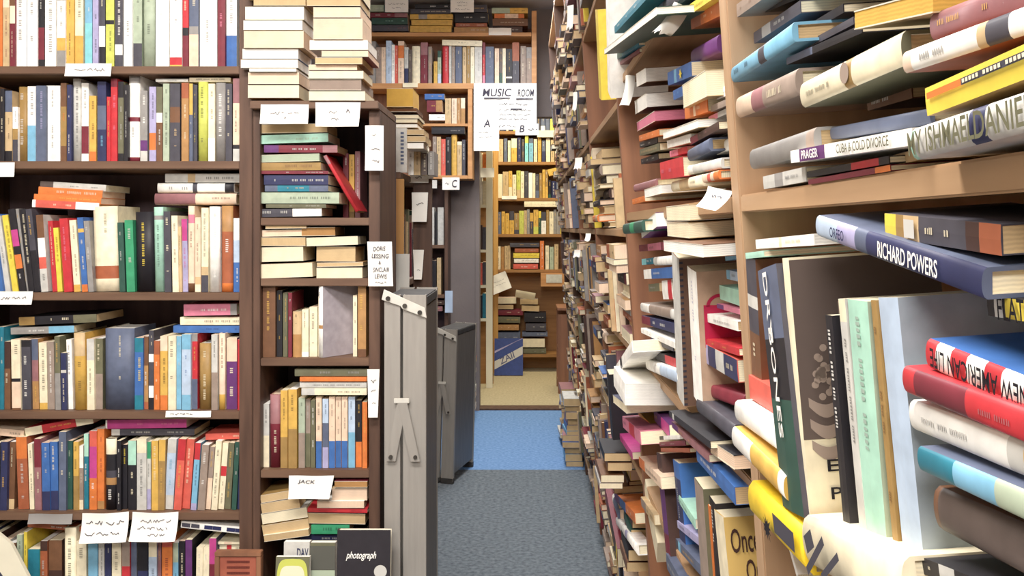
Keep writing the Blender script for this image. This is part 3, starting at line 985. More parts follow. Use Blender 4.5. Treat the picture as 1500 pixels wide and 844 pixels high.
row('''0 60 350 G
62 105 400 x
107 145 400 h
147 192 345 q/s
194 220 380 W
222 246 385 c
249 299 348 h.1O.4h
302 336 400 L.58N
338 364 420 k
366 434 390 C*
440 500 360 z.3M
504 534 395 x
550 580 520 o
583 612 430 F.2S.7q
624 678 390 R*
680 700 385 L
703 730 395 x
734 788 395 s/C
794 826 400 T
828 858 390 u
862 894 400 C
897 958 395 L
962 984 360 M.3R.8p
988 1058 395 s
1066 1102 410 h
1104 1130 410 k.7F
1132 1158 410 C
1160 1212 415 K.8W.84K
1214 1272 360 r.45H
1284 1330 390 x
1333 1385 400 G.3x
''',540,0,S9,695,YP,"in pine bookcase's upright row",GP,zbot=zp(122))
flats('''622 958 340 386 C -1.5
''',540,0,S9,YP,"on pine bookcase's upright row",GP)
row('''525 568 208 T
571 606 208 h
608 632 206 n
634 662 206 C.4n
''',540,100,4.69,0,YP,"standing left of the door sign, pine bookcase",GP,zbot=zp(181))
flats('''385 520 176 214 b 0
400 505 220 300 n.4M 0
415 525 316 358 W 0
''',540,100,4.69,YP,"beside four tan books, pine bookcase",GP)
row('''440 466 470 x
468 496 472 T
498 528 488 c
531 566 474 K
569 606 458 o*
608 640 505 C.1T
642 664 492 H
''',540,100,4.69,0,YP,"in pine bookcase's lowest compartment",GP,zbot=zp(257))
flats('''432 660 402 450 K/G 0
''',540,100,4.69,YP,"in pine bookcase's lowest compartment",GP,depth=(.1,.12))
part('underside',(xl_,YP+.02,zp(30)-.0),(xl_+.02,YP+dY,zp(24)),M_PINE,root)
R6=YP-.01
sign('paper_sign',564,-4,598,18,R6-.02,"white notice over the leftmost pile on the pine bookcase",squig=[(-.35,.35,.05,.1),(-.2,.2,-.2,.12)])
sign('paper_sign',660,-4,694,18,R6-.02,"white notice over the third pile on the pine bookcase",squig=[(-.2,.2,.15,.1),(-.2,.2,-.05,.1),(-.3,.3,-.3,.1)])
sign('shelf_label',590,121.5,612,128,R6,"small pale label on the pine bookcase's long shelf",c='C')
sign('paper_slip',716,41,749,52,R6-.0,"white paper slip on the edge of the pine bookcase's top shelf",curl=.01)
# music room sign, its left strip and the small sheets below
sign('music_room_sign',694,122,786,190,R6-.012,"large white sign lettered MUSIC ROOM hanging from the pine bookcase",texts=[('MUSIC',-.13,.30,.46,.17),('ROOM',.33,.29,.26,.16)],squig=[(-.1,.35,.05,.06),(-.1,.4,-.08,.05),(-.1,.4,-.18,.05),(-.1,.35,-.28,.06),(-.15,.2,-.42,.06)],curl=.004,cat='sign',wob=0)
tb=MB(); A0=at(740,156,R6-.016)
for (u0,u1,v) in ((709,747,144),(756,781,145),(748,765,160)):
    p=at(u0,v,R6-.0165)-A0; q=at(u1,v,R6-.0165)-A0
    tb.face([(p.x,0,p.z-.004),(q.x,0,q.z-.003),(q.x,0,q.z+.003),(p.x,0,p.z+.004)],C4((60,56,70)))
so=[o for o in bpy.data.objects if o.name.startswith('music_room_sign')][0]
un=tb.build('underline',M_INK,so); un.location=(0,-.0068,0)
sign('paper_sign',694,165,731,221,R6-.026,"white strip lettered A overlapping the music room sign",texts=[('A',.02,.22,.26,.2)],squig=[(-.3,.1,-.02,.05),(-.3,.2,-.15,.04)],curl=.01,cat='sign')
sign('paper_sign',755,181,789,198,R6-.026,"small white sheet lettered B under the music room sign",texts=[('B',-.22,.05,.22,.6)],squig=[(.05,.4,.0,.3)],cat='sign')
# dark shelving under the pine bookcase
root=empty('dark_shelf_unit',(xp(620),5.86,0),'dark shelf unit with grey files, under the pine bookcase, left of the doorway','bookcase')
YS=5.86
x0,x1=xp(560,YS),xp(656,YS)
part('back_panel',(x0,YS+.22,0),(x1,YS+.232,zp(268,YS)),M_BACK,root)
part('side_panel',(x1-.022,YS,0),(x1,YS+.219,zp(268,YS)),M_DARKWOOD,root)
part('side_panel',(x0,YS,0),(x0+.022,YS+.219,zp(268,YS)),M_DARKWOOD,root)
for v in (359,432,520): part('shelf',(x0+.023,YS,zp(v+5,YS)),(x1-.023,YS+.219,zp(v,YS)),M_DARKSHELF,root)
row('''605 612 300 K
628 636 304 L
637.5 640 310 K
641 650 304 L
''',0,0,1,354,YS,"under the pine bookcase, upper dark shelf",'grey files on the dark shelf unit',zbot=zp(359,YS),marks=False)
row('''598 606 380 H
607 617 375 k
618 625 384 K
626 632 380 G
633 639 382 K
640 646 378 T
''',0,0,1,430,YS,"on the lower dark shelf by the doorway",'books on the lower dark shelf',zbot=zp(432,YS),marks=False)
flats('''600 650 440 447 D 0
604 648 449 456 z 0
''',0,0,1,YS,"low on the dark shelf unit",'books on the lower dark shelf')
sign('paper_sign',605,264,640,276,YS-.02,"pale grey sheet hanging under the pine bookcase, left of the C",c='L',curl=.005)
sign('paper_sign',648,260,673,278,R6-.02,"small white notice lettered C below the pine bookcase",texts=[('C',.22,0,.3,.62)],squig=[(-.35,-.15,0,.2)])
sign('paper_sign',652,426,663,458,YS-.02,"pale blue slip on the wall left of the doorway",c='q',curl=.006)
# piles on the floor by the door jamb
flats('''664 694 480 488 B 0
666 696 490 498 r 0
662 694 500 506 r/C 0
664 695 508 514 n 0
662 694 516 523 D 0
668 697 525 532 M 0
666 694 534 540 B 0
665 696 542 549 z 0
664 695 551 557 L 0
664 695 559 566 k 0
663 696 568 574 L 0
664 696 576 584 G 0
662 695 586 593 L 0
664 696 595 601 G 0
''',0,0,1,5.70,"floor pile by left door jamb",'books piled on the floor by the left door jamb',depth=(.12,.15))
# grey plastic boxes under that pile down to the carpet
m=MB()
zb=at(0,602,5.70).z
# ================================================================== MUSIC ROOM
YM=7.72
def zm(v): return at(0,v,YM).z
def xm_(u): return at(u,0,YM).x
root=empty('music_room_bookcase',(xm_(775),YM,0),'tall golden oak bookcase seen through the doorway','bookcase')
x0,x1=xm_(717),xm_(850)
part('side_panel',(x0,YM-.02,0),(x0+.075,YM+.25,zm(217)),M_OAK,root)
part('side_panel',(x1,YM,0),(x1+.03,YM+.25,zm(120)),M_OAK,root)
part('back_panel',(x0,YM+.251,0),(x1+.03,YM+.262,zm(120)),M_OAKSHELF,root)
SH=(192,237,290,343,395,519)
for v in SH: part('shelf',(x0+.0755,YM,zm(v+4.5)),(x1-.0005,YM+.25,zm(v)),M_OAKSHELF,root)
part('side_panel',(x0,YM+.0,zm(216.5)),(x0+.03,YM+.25,zm(120)),M_OAK,root)
GM='books in the music room'
def gen(seed,u0,u1,vt,vb,pal,wmin=3.2,wmax=8):
    r=random.Random(seed); u=u0; s=''
    while u<u1-2:
        w=min(r.uniform(wmin,wmax),u1-u); c=r.choice(pal)
        if r.random()<.25: c+='.%d%s'%(r.randint(3,8),r.choice(pal))
        if r.random()<.3: c+='*'
        s+=f"{u:.1f} {u+w-.3:.1f} {vt+r.uniform(0,7):.1f} {c}\n"; u+=w
    return s
warm='CoCTouYeCoTsHKNFWhe'
row(gen(1,728,834,153,192,warm),0,0,1,0,YM,"music room bookcase's top row",GM,zbot=zm(192))
row('''730 737 204 T
738 743 203 s
744 748 206 C
749 757 203 C.4o
758 763 202 N
764 768 204 H
769 774 198 e.3a
775 781 203 s.2y
782 787 204 h
788 793 201 o*
794 799 206 s.5N
800 806 202 C
807 812 205 T
813 818 204 C
819 826 203 o
''',0,0,1,0,YM,"music room bookcase's second row",GM,zbot=zm(237))
row(gen(5,729,768,250,290,'TeoCvFsT',5,9)+gen(6,768,790,251,290,'HNsFK',4,7)+gen(7,790,803,248,290,'ouCT',4,6)+gen(8,803,832,262,290,'FNHKs',4,7),0,0,1,0,YM,"music room bookcase's third row",GM,zbot=zm(290))
flats('''803 822 246 256 o 14
''',0,0,1,YM,"sloping over dark books, music room bookcase",GM)
flats('''768 820 295 303 C 0
''',0,0,1,YM,"on the fourth music room row",GM,dy=.0)
row(gen(9,729,834,306,343,'oYCeTsHoFuWG',4,7.5),0,0,1,0,YM,"music room bookcase's fourth row",GM,zbot=zm(343))
row(gen(10,728,748,358,395,'rTnCF',4,7)+'''791 797 353 O
799 804 360 C
805 811 362 S
812 818 358 T
''',0,0,1,0,YM,"music room bookcase's fifth row",GM,zbot=zm(395))
flats('''747 790 356 362 H 0
754 789 364 370 r 0
752 790 371 378 Y 0
753 789 379 385 W 0
752 788 387 394 c 0
''',0,0,1,YM,"flat pile on music room bookcase's fifth row",GM)
# piles on and before the bottom shelf
YB=YM+.0
flats('''728 756 436 445 h 1 C
728 752 447 453 n 0 T
726 766 454 462 M 0
724 762 464 473 v -1
724 760 476 484 n 0
722 762 487 500 s 0
726 764 502 518 N 0
''',0,0,1,YB,"left bottom pile in the music room",GM)
flats('''762 788 438 446 x 0 T
764 790 448 456 u -2 T
768 800 458 472 K 0
770 800 474 485 H/L 0
765 802 487 493 s 0
766 798 496 509 B 0 C
766 800 511 518 v 0
''',0,0,1,YB,"right bottom pile in the music room",GM)
sign('paper_sheet',714,402,746,428,YM-.06,"white sheet taped at an angle on the golden oak bookcase",roll=-22,curl=.02,squig=[(-.3,.3,.1,.06),(-.3,.3,-.1,.06)],cat='paper')
sign('paper_sheet',755,427,784,438,YM-.03,"cream paper lying on the right bottom pile in the music room",c='C',roll=10,curl=-.03,cat='paper')
sign('shelf_label',735,287,757,292,YM-.006,"white label under the third row of the music room bookcase",cat='paper label')
sign('shelf_label',787,191,812,201,YM-.006,"pale label under the top row of the music room bookcase",c='C',cat='paper label')
# framed drawer-like sign box
e=empty('wooden_sign_box',(xm_(809),YM-.02,zm(418)),'orange wooden box with a pale card on its front, music room','box')
part('box_body',(xm_(792),YM-.03,zm(419.5)),(xm_(827),YM+.1,zm(399.8)),M_PINE,e)
part('card',(xm_(800),YM-.034,zm(414)),(xm_(823),YM-.0305,zm(402)),mat_noise('pale_card',(190,190,176),(214,212,200),40,.8),e,0)
# blue poster leaning at the foot
h=zm(497)-.01+.02; 
YBk=7.52
a=at(724,548,YBk); b=at(766,497,YBk)
def zaii(tb,t,h,d):
    x=t/2+.0008
    def f(y0,z0,y1,z1,wd,c):
        tb.face([(x,y0*d,z0*h-wd*h),(x,y1*d,z1*h-wd*h),(x,y1*d,z1*h),(x,y0*d,z0*h)],C4(c))
    f(-.49,-.12,.49,.29,.22,'L'); 
def zaii2(tb,t,h,d):
    B=Matrix(((0,0,1),(1,0,0),(0,1,0))).to_4x4()
    Rz=Matrix.Rotation(math.atan2(.41*h,.98*d),4,'Z')
    add_text(tb,'ZAII',.6*d,.17*h,Matrix.Translation(V((t/2+.0016,-.06*d,-.03*h)))@B@Rz,C4((80,84,120)),None,.2)
def zaii3(tb,t,h,d):
    x=t/2+.0007
    for z in (.10,-.34):
        tb.face([(x,-.49*d,z*h),(x,.49*d,(z+.41)*h),(x,.49*d,min(.49,(z+.47))*h),(x,-.49*d,(z+.06)*h)],C4('l'))
facing("blue folder with a white diagonal lettered band leaning at the music room bookcase",724,497,766,548,YBk,.02,'b',(44,66,140),prints=[('white_band',zaii),('stripes',zaii3),('lettering',zaii2)],zb=.001,lean=10,group=GM,nm='folder')
# low dark case at the right of the music room and the cream case at its left
e=empty('low_bookcase',(.22,7.0,0),'low dark brown bookcase at right inside the music room','bookcase')
za=.60
for y in (6.72,7.02): part('side_panel',(.245,y,0),(.55,y+.03,za+ (0 if y<6.9 else .03)),M_BROWN,e)
part('top_board',(.24,6.70,za+.0305),(.56,7.07,za+.05),M_BROWN,e)
for z in (.08,.34): part('shelf',(.25,6.751,z-.02),(.55,7.019,z),M_BROWN,e)
part('back_panel',(.551,6.72,0),(.56,7.05,za),M_BROWN,e)
rnd=random.Random(3)
for k,z in enumerate((.08,.34)):
    y=6.76;i=0
    while y<6.98:
        t=rnd.uniform(.018,.034); i+=1; cs=rnd.choice('TouCYv'); hh=rnd.uniform(.15,.2)
        book(f"{names(cs)} book, {ORD[i]} from the near side, {'lower' if k==0 else 'upper'} shelf of low music room bookcase",t*.95,hh,.12,cs,basis(V((1,0,0)),V((0,0,1)),V((.262+.06,y+t/2,z+hh/2+.0006))),GM); y+=t
e=empty('cream_bookcase',(-.46,6.5,0),'narrow cream painted bookcase at left inside the music room','bookcase')
yc=6.95
xc0,xc1=at(678,0,yc).x,at(722,0,yc).x
xq=at(712,0,yc).x
part('side_panel',(xq,yc-.0,0),(xq+.05,yc+.03,at(0,220,yc).z),M_CREAMWOOD,e)
part('side_panel',(xc0,yc,0),(xc0+.03,yc+.03,at(0,220,yc).z),M_CREAMWOOD,e)
part('back_panel',(xc0,yc+.2,0),(xq+.05,yc+.212,at(0,220,yc).z),M_OAKSHELF,e)
for v in (250,300,366,418,467): part('shelf',(xc0+.0305,yc+.004,at(0,v+4,yc).z),(xq-.0005,yc+.199,at(0,v,yc).z),M_CREAMWOOD,e)
for v,vt,cs in ((250,222,'OoCO'),(300,260,'CKWC'),(366,330,'KHDH'),(418,380,'KrcH'),(467,428,'CtKt')):
    u=690; s=''
    for c in cs: s+=f"{u} {u+5.4} {vt+random.uniform(0,5):.0f} {c}\n"; u+=5.6
    row(s,0,0,1,0,yc+.01,{250:"top",300:"second",366:"third",418:"fourth",467:"lowest"}[v]+" shelf, cream music room bookcase",GM,zbot=at(0,v,yc).z,dmin=.10,dmax=.12,marks=False)
sign('paper_sheet',697,246,724,260,yc-.02,"white paper label on the cream bookcase inside the music room",curl=.01,cat='paper')

# ================================================================== RIGHT BOOKCASE (leans into the aisle)
LEAN=.068
RO=V((.305,0,0)); RN=V((1,0,LEAN)).normalized(); RU=V((-LEAN,0,1)).normalized(); RY=V((0,1,0))
def rp(u,v,dep):
    r=V(((u-U0)/F,1,-(v-V0)/F))
    s=((RO-CAM).dot(RN)+dep)/r.dot(RN)
    return CAM+r*s
def rz(z,Y=0,dep=0): 
    """point on the leaning front plane at height z"""
    k=z/RU.z
    return RO+RU*k+RN*dep+RY*Y
RM=Matrix((RN,RY,RU)).transposed().to_4x4(); RM.translation=RO      # local x: into the case, y: along the aisle, z: up the lean
root=empty('bookcase',(0,0,0),'long brown bookcase crammed with books along the right side of the aisle','bookcase',M=RM)
def rpart(name,lo,hi,mat,bev=.0015):
    m=MB(); m.box(lo,hi); return m.build(name,mat,root,bevel=bev)
YE=5.55
ups=[(-.12,M_TANWOOD),(.905,M_TANWOOD),(1.93,M_BROWN),(2.80,M_BROWN),(3.62,M_BROWN),(4.5,M_DARKWOOD),(YE-.03,M_DARKWOOD)]
TH=.032
HT=2.42
for (y,mt) in ups: rpart('side_panel',(0,y,0),(.30,y+TH,HT),mt)
rpart('back_panel',(.301,-.12,0),(.312,YE,HT),M_BACK)
SZ=[.10,.40,.70,.985,1.287,1.572,1.86,2.15,2.40]
for i in range(len(ups)-1):
    a=ups[i][0]+TH+.0005; b=ups[i+1][0]-.0005
    for z in SZ:
        zz=z-(.035 if i>=2 and 1.1<z<1.7 else 0)
        rpart('shelf',(0.001,a,zz-.018),(.30,b,zz),M_TANSHELF)
GR0='books in the nearest bay on the right'; GR1='books in the middle bay on the right'; GR2='books in the far bays on the right'
def S(u1,v1,u2,v2,th,cs,label,g=GR1,dep=.02,d=.13,fore=None,flip=1,**k):
    """a lying book: spine (or fore edge) runs from far pixel to near pixel on the leaning plane"""
    P1=rp(u1,v1,dep); P2=rp(u2,v2,dep)
    if u1>925 and u2<1096:               # middle bay: stay behind the tan upright
        while P2.y<.941 and dep<.06: dep+=.003; P1=rp(u1,v1,dep); P2=rp(u2,v2,dep)
    elif u1>1060:                        # nearest bay: stay in front of it
        while P1.y>.901 and dep>-.06: dep-=.003; P1=rp(u1,v1,dep); P2=rp(u2,v2,dep)
    elif u2<1000:
        while dep>-.08 and any(P2.y<y+TH+.001 and P1.y>y-.003 for y,_m in ups): dep-=.003; P1=rp(u1,v1,dep); P2=rp(u2,v2,dep)
    for y,_m in ups:                     # ends at the upright it stands against
        if P2.y<y+TH+.002 and P1.y>y-.003:
            if (P1.y+P2.y)/2>y+TH/2: k_=(P1.y-(y+TH+.003))/(P1.y-P2.y); P2=P1+(P2-P1)*k_
            else: k_=(P1.y-(y-.004))/(P1.y-P2.y); P1=P1+(P2-P1)*k_
    ez=(P1-P2); h=ez.length; ez.normalize()
    Ym=(P1.y+P2.y)/2; t=th*Ym/F*abs(math.cos(math.asin(max(-1,min(1,ez.z)))))
    c=(P1+P2)/2+RN*(d/2)
    ey=-RN if fore else RN
    if fore: k['page']=fore; k.setdefault('marks',False)
    return book(label,t,h,d,cs,basis(ey,ez,c),g,**k)
def Vt(ut,vt,ub,vb,wpx,cs,label,g=GR1,dep=.02,d=.13,yaw=0,fore=None,tmax=.06,**k):
    """an upright book: spine centre line from its top pixel to its bottom pixel"""
    def g_():
        a_,b_=rp(ub,vb,dep),rp(ut,vt,dep); tt=min(tmax,wpx*a_.y/((ut+ub)/2-U0))/2+.002
        return a_,b_,min(a_.y,b_.y)-tt,max(a_.y,b_.y)+tt
    P1,P2,ya_,yb_=g_()
    if 925<ut<1090 and ub<1096:
        while ya_<.939 and dep<.06: dep+=.003; P1,P2,ya_,yb_=g_()
    elif ut>1060:
        while yb_>.904 and dep>-.06: dep-=.003; P1,P2,ya_,yb_=g_()
    else:
        while dep>-.08 and any(ya_<y+TH and yb_>y for y,_m in ups): dep-=.003; P1,P2,ya_,yb_=g_()
    Ym=(P1.y+P2.y)/2; um=(ut+ub)/2
    ez=(P2-P1); ez.normalize(); h=(P2-P1).length
    t=min(tmax,wpx*Ym/(um-U0))
    ey=(RN*math.cos(math.radians(yaw))+RY*math.sin(math.radians(yaw)))
    c=(P1+P2)/2+ey*(d/2)
    return book(label,t,h,d,cs,basis(-ey if fore else ey,ez,c),g,**k)
def E(u0,v0,u1,v1,Y,L,cs,label,g=GR1,page='C',tilt=0,cover=None,**k):
    """a lying book whose head faces the viewer; spine towards the aisle"""
    a=at(u0,v1,Y); b=at(u1,v0,Y); w=b.x-a.x; t=b.z-a.z
    l=math.radians(tilt); ez=V((0,1,0)); ey=V((math.cos(l),0,math.sin(l)))
    return book(label,t,L,w,cs,basis(ey,ez,V(((a.x+b.x)/2,Y+L/2,(a.z+b.z)/2))),g,page=page,**k)

# ---- nearest bay, shelf at eye level
n=GR0
S(1079,16,1130,-22,20,'x/B','worn taupe book at the top left of the nearest right bay',n)
S(1104,56,1172,10,17,'H.2G.4H/L','grey mottled hardback above the sky blue book',n,dep=.022)
S(1150,62,1235,12,12,'K/l','black magazine-thin book above the sky blue book',n,dep=.03,d=.15)
S(1071,110,1160,47,25,'y.5H.6y*','sky blue hardback with a dark band, upper part of nearest right bay',n,dep=.002,seg=10,page='T')
S(1160,78,1250,30,10,'P.3H/l','thin dark purple book right of the sky blue book',n,dep=.02,d=.15)
S(1152,90,1262,42,11,'s.4K/q','thin slate and black book lying over the fat cream book',n,dep=.012,d=.15)
S(1251,30,1366,2,30,'T','tan page block, fore edge out, high in the nearest right bay',n,dep=-.002,fore='o',d=.13)
S(1362,40,1500,-8,44,'z*','dusty rose cloth hardback at the top right of the picture',n,dep=-.0,seg=10,d=.14)
S(1078,158,1165,120,34,'h.3z.5x*','mottled rose and peach hardback under the sky blue book',n,dep=.002,seg=10,page='C')
S(1172,140,1320,70,42,'C.5u.58C*','fat worn cream hardback with a small round mark on its spine',n,dep=-.002,seg=10,d=.15,page='T',board='v',
  prints=[('round_mark',lambda tb,t,h,d: tb.face([(.007*math.cos(a)+t*.05,-d/2-.0005,-h*.02+.008*math.sin(a)) for a in [2*math.pi*k/20 for k in range(20)]],C4('x')))])
S(1322,92,1520,22,36,'h.08W.62T.68H.83W*','white spined hardback with a dark photograph, right end',n,dep=-.012,seg=10,d=.14,page='T',board='r')
S(1270,150,1335,130,26,'B','brown book wedged under the fat cream hardback',n,dep=.05,page='T')
def ystrip(tb,t,h,d):
    y=-d/2-.0012
    tb.face([(t*.05,y,h*.46),(t*.28,y,h*.46),(t*.28,y,h*.12),(t*.05,y,h*.12)],C4('O'))
    tb.face([(t*.05,y,h*.12),(t*.28,y,h*.12),(t*.28,y,-h*.46),(t*.05,y,-h*.46)],C4('H'))
    for k in range(18):
        z=h*.10-k*h*.03
        if k%6==5: continue
        tb.face([(t*.1,y-.0005,z),(t*.23,y-.0005,z),(t*.23,y-.0005,z-h*.02),(t*.1,y-.0005,z-h*.02)],C4('C'))
S(1356,150,1530,78,46,'Y','yellow book with a dark title strip along its spine',n,dep=-.018,d=.14,marks=False,board='u',prints=[('title_strip',ystrip)])
S(1100,160,1200,128,9,'K','thin black book under the mottled rose hardback',n,dep=.035)
S(1098,234,1192,205,32,'G.9x*','plain taupe grey hardback at the left of the nearest bay',n,dep=-.002,seg=10,page='T',marks=False)
S(1216,196,1362,170,20,'s*','dark slate hardback lying on the purple-ended white book',n,dep=.01,seg=8,marks=False)
S(1158,230,1336,200,21,'W.1P.36W','white spined book with a purple end, lettered in capitals',n,dep=-.008,marks=False,
  title=[('PRAGER',.23,.037,.0065,'W',-1),('CUBA & COLD DIVORCE',.68,.085,.0062,'v',-1)])
S(1182,256,1302,234,10,'K.6R.9K/R','thin black and red book under the white capital lettered book',n,dep=.0,title=None)
S(1184,267,1304,246,8,'M.85O/C','thin maroon book at the bottom of the eye-level pile',n,dep=.0)
S(1118,268,1180,255,20,'L.3G.5L/H','grey patterned book at the left end of the eye-level shelf',n,dep=.0)
S(1334,212,1510,160,52,'m.04L.55N.68L*','fat pale sage hardback with a dark oval and big capitals',n,dep=-.022,seg=12,d=.15,page='W',marks=False,
  title=[('MY ISHMAEL',.31,.066,.012,'v',-1),('DANIEL',.83,.045,.012,'v',-1)])
S(1306,236,1345,226,16,'T','tan booklet end between the lettered white and sage books',n,dep=.01,marks=False)
# stack above the frame in the same bay
for k,(cs,vv) in enumerate((('K',-30),('B',-52),('s',-74))):
    S(1120,vv+40,1300,vv-40,20,cs,f'{cname(cs)} book, {ORD[k+1]} above the top edge of the picture, nearest bay',n,dep=.03)
# ---- nearest bay, middle shelf: flat books on the upright row
S(1107,358,1192,351,15,'W.45C.5W/T','white paperback lying on the tall upright books',n,dep=.0,page='W')
S(1195,331,1438,416,38,'q.18l.32s.4N*','tilted pale blue to navy hardback with white capital lettering',n,dep=-.012,seg=12,d=.14,marks=False,board='s',
  title=[('ORFEO',.20,.026,.007,'N',-1),('RICHARD POWERS',.66,.075,.0095,'W',-1)])
S(1296,330,1466,352,40,'Y.12u.2T.35H.75D.85r','thick dark book with a yellow end and a pale label',n,dep=-.004,d=.13,page='T',
  prints=[('pale_label',lambda tb,t,h,d: tb.face([(-t*.36,-d/2-.0014,h*.27),(t*.36,-d/2-.0014,h*.27),(t*.36,-d/2-.0014,h*.17),(-t*.36,-d/2-.0014,h*.17)],C4('L')))])
S(1440,400,1560,416,26,'T','olive page block, fore edge out, under the thick dark book',n,dep=.01,fore='o')
S(1446,448,1600,470,32,'K.08L.17K.2Y.5K','black book with a bright yellow lettered label',n,dep=.0,marks=False,d=.12,
  title=[('FLATH',.34,.03,.011,'K',-1)])
def stripes(): return 'R.1W.24R.38W.53R.66W.82R'
S(1356,518,1540,598,50,stripes()+'*','red and white striped hardback with a blue cover',n,dep=-.012,seg=12,d=.12,board='b',marks=False,page='W',
  title=[('A NEW AMERICAN LIFE',.52,.10,.010,'K',1)])
S(1322,556,1540,642,46,'R.1M.5R/z*','deep red hardback under the striped book',n,dep=-.018,seg=12,d=.13,board='R',page='W')
S(1332,608,1540,690,50,'W.75L.85o.9W/G*','white jacketed hardback under the deep red book',n,dep=-.014,seg=12,d=.13,page='W')
S(1344,672,1560,770,42,'t.3y.6S*','shiny blue to pale green hardback under the white jacketed book',n,dep=-.02,seg=14,d=.13,marks=False,board='s')
S(1368,745,1580,850,74,'B.04k*','scuffed brown leather volume at the bottom right corner',n,dep=-.012,seg=10,d=.13,marks=False,board='B')
S(1335,822,1450,870,26,'K.4L.6K','black and white patterned book at the bottom edge, right',n,dep=-.016,d=.1)
# ---- upright row of the middle shelf
Vt(1121,392,1160,750,30,'s.3K.55F/W','tall dark upright hardback with white vertical capitals',n,dep=-.025,d=.10,marks=False,board='H',
   title=[('DRY',.17,.058,.0115,'W',-1),('BONES',.48,.088,.0115,'W',-1)])
def epic(tb,t,h,d):
    x=t/2+.0008
    rnd=random.Random(4)
    for k in range(26):
        a=rnd.uniform(0,6.28); r=rnd.uniform(0,.014)
        cx,cz=-d/2+.018+.8*r*math.cos(a), .02*h+ .006+1.5*r*math.sin(a)
        tb.face([(x,cx+.0028*math.cos(b),cz+.0028*math.sin(b)) for b in [2*math.pi*j/10 for j in range(10)]],C4('x'))
    for k in range(3):
        z=-.06*h-k*.016
        pts=[]
        N=10
        up=[(x,-d/2+.006+.026*j/N, z-.006*math.sin(math.pi*j/N)+.004) for j in range(N+1)]
        lo=[(x,-d/2+.006+.026*j/N, z-.006*math.sin(math.pi*j/N)-.003-.003*math.sin(math.pi*j/N)) for j in range(N+1)]
        tb.face(up+lo[::-1],C4('x'))
def fpanel(x,y0,y1,z0,z1,c):
    return panel(x,y0,y1,z0,z1,c)
Vt(1150,378,1182,757,10,'C','brown pictured hardback with a cream foot lettered E and P',n,dep=-.02,d=.115,board='C',marks=False,yaw=0,
   prints=[('dark_picture',fpanel(.0004,.0,1,.30,.99,(88,74,68))),('pale_shape',fpanel(.0006,.3,.9,.74,.82,'x')),('grapes_and_folds',epic),('lettering_e',ctext('E',.175,.20,.075,.045,'K')),('lettering_p',ctext('P',.185,.095,.075,.045,'K'))])
Vt(1213,462,1240,770,10,'K/W','thin black upright book beside the brown pictured hardback',n,dep=-.012,d=.11)
Vt(1232,438,1264,780,10,'C.1L/K','thin pale upright book left of the mint green book',n,dep=-.012,d=.11)
Vt(1254,440,1283,800,30,'m.97S/G','mint green upright book on the middle shelf',n,dep=-.012,d=.12,board='S')
Vt(1279,440,1312,800,8,'u/B','thin ochre upright book between the mint and pale blue books',n,dep=-.011,d=.12)
Vt(1299,436,1340,850,30,'q','pale blue upright book with a plain blue grey cover',n,dep=-.01,d=.13,board=(150,164,176),marks=False)
# small things at the left of that row
Vt(1098,378,1108,560,14,'H.3L.4H.6B','dark pictured upright book half hidden by the big upright hardback',n,dep=.012,d=.05)
S(1092,375,1118,372,9,'m','mint green booklet at the left end of the upright row',n,dep=-.004,d=.1)
# ---- nearest bay, lower left
S(1097,566,1139,592,36,'c','coral red book end beside the dark upright hardback',n,dep=-.0,d=.1,marks=False)
S(1076,602,1142,648,34,'W*','white rolled jacket book left of the dark upright hardback',n,dep=-.012,d=.1,marks=False,seg=12)
S(1072,640,1148,716,34,'W.4o.9W*','white hardback with a golden fish-like picture',n,dep=-.016,d=.1,marks=False,seg=12)
def blot(tb,t,h,d):
    rnd=random.Random(8)
    y=-d/2-.0045
    pts=[]
    for k in range(22):
        a=2*math.pi*k/22; r=(.013 if k%2 else .0075)*rnd.uniform(.8,1.2)
        pts.append((r*.8*math.cos(a)-t*.15,y,h*.02+r*math.sin(a)))
    tb.face(pts,C4('K'))
    tb.face([(-t*.05,y,-h*.12),(t*.42,y,-h*.10),(t*.42,y,-h*.45),(-t*.05,y,-h*.45)],C4('H'))
S(1096,730,1178,812,56,'j*','bright yellow book with a black inkblot and a dark label',n,dep=-.03,d=.11,marks=False,seg=6,board='j',prints=[('inkblot_and_label',blot)])
def strokes(tb,t,h,d):
    y=-d/2-.0095
    for (x0,z0,x1,z1,w) in ((-.4,.30,.35,.05,.006),(-.35,.12,.2,-.10,.005),(.1,.28,.3,.18,.012)):
        a=V((x0*t,y,z0*h)); b=V((x1*t,y,z1*h)); nn=V((-(b-a).z,0,(b-a).x)).normalized()*w*.5
        tb.face([a-nn,b-nn,b+nn,a+nn],C4('H'))
S(1176,792,1322,868,84,'C*','cream jacketed volume with black brush strokes at bottom edge',n,dep=-.03,d=.12,marks=False,seg=14,board='C',prints=[('brush_strokes',strokes)])
Vt(1052,752,1066,900,16,'C','gold covered book lettered Once On with a cream spine',n,dep=-.005,d=.085,board='o',marks=False,
   prints=[('gold_cover',fpanel(.0005,.0,1,.0,1,(214,172,88))),('lettering_once',ctext('Once',.27,.77,.40,.24,'D')),('lettering_on',ctext('On',.36,.47,.22,.23,'D'))])
S(1150,780,1168,844,14,'W','white booklet edge under the bright yellow book',n,dep=.0,marks=False,d=.09)

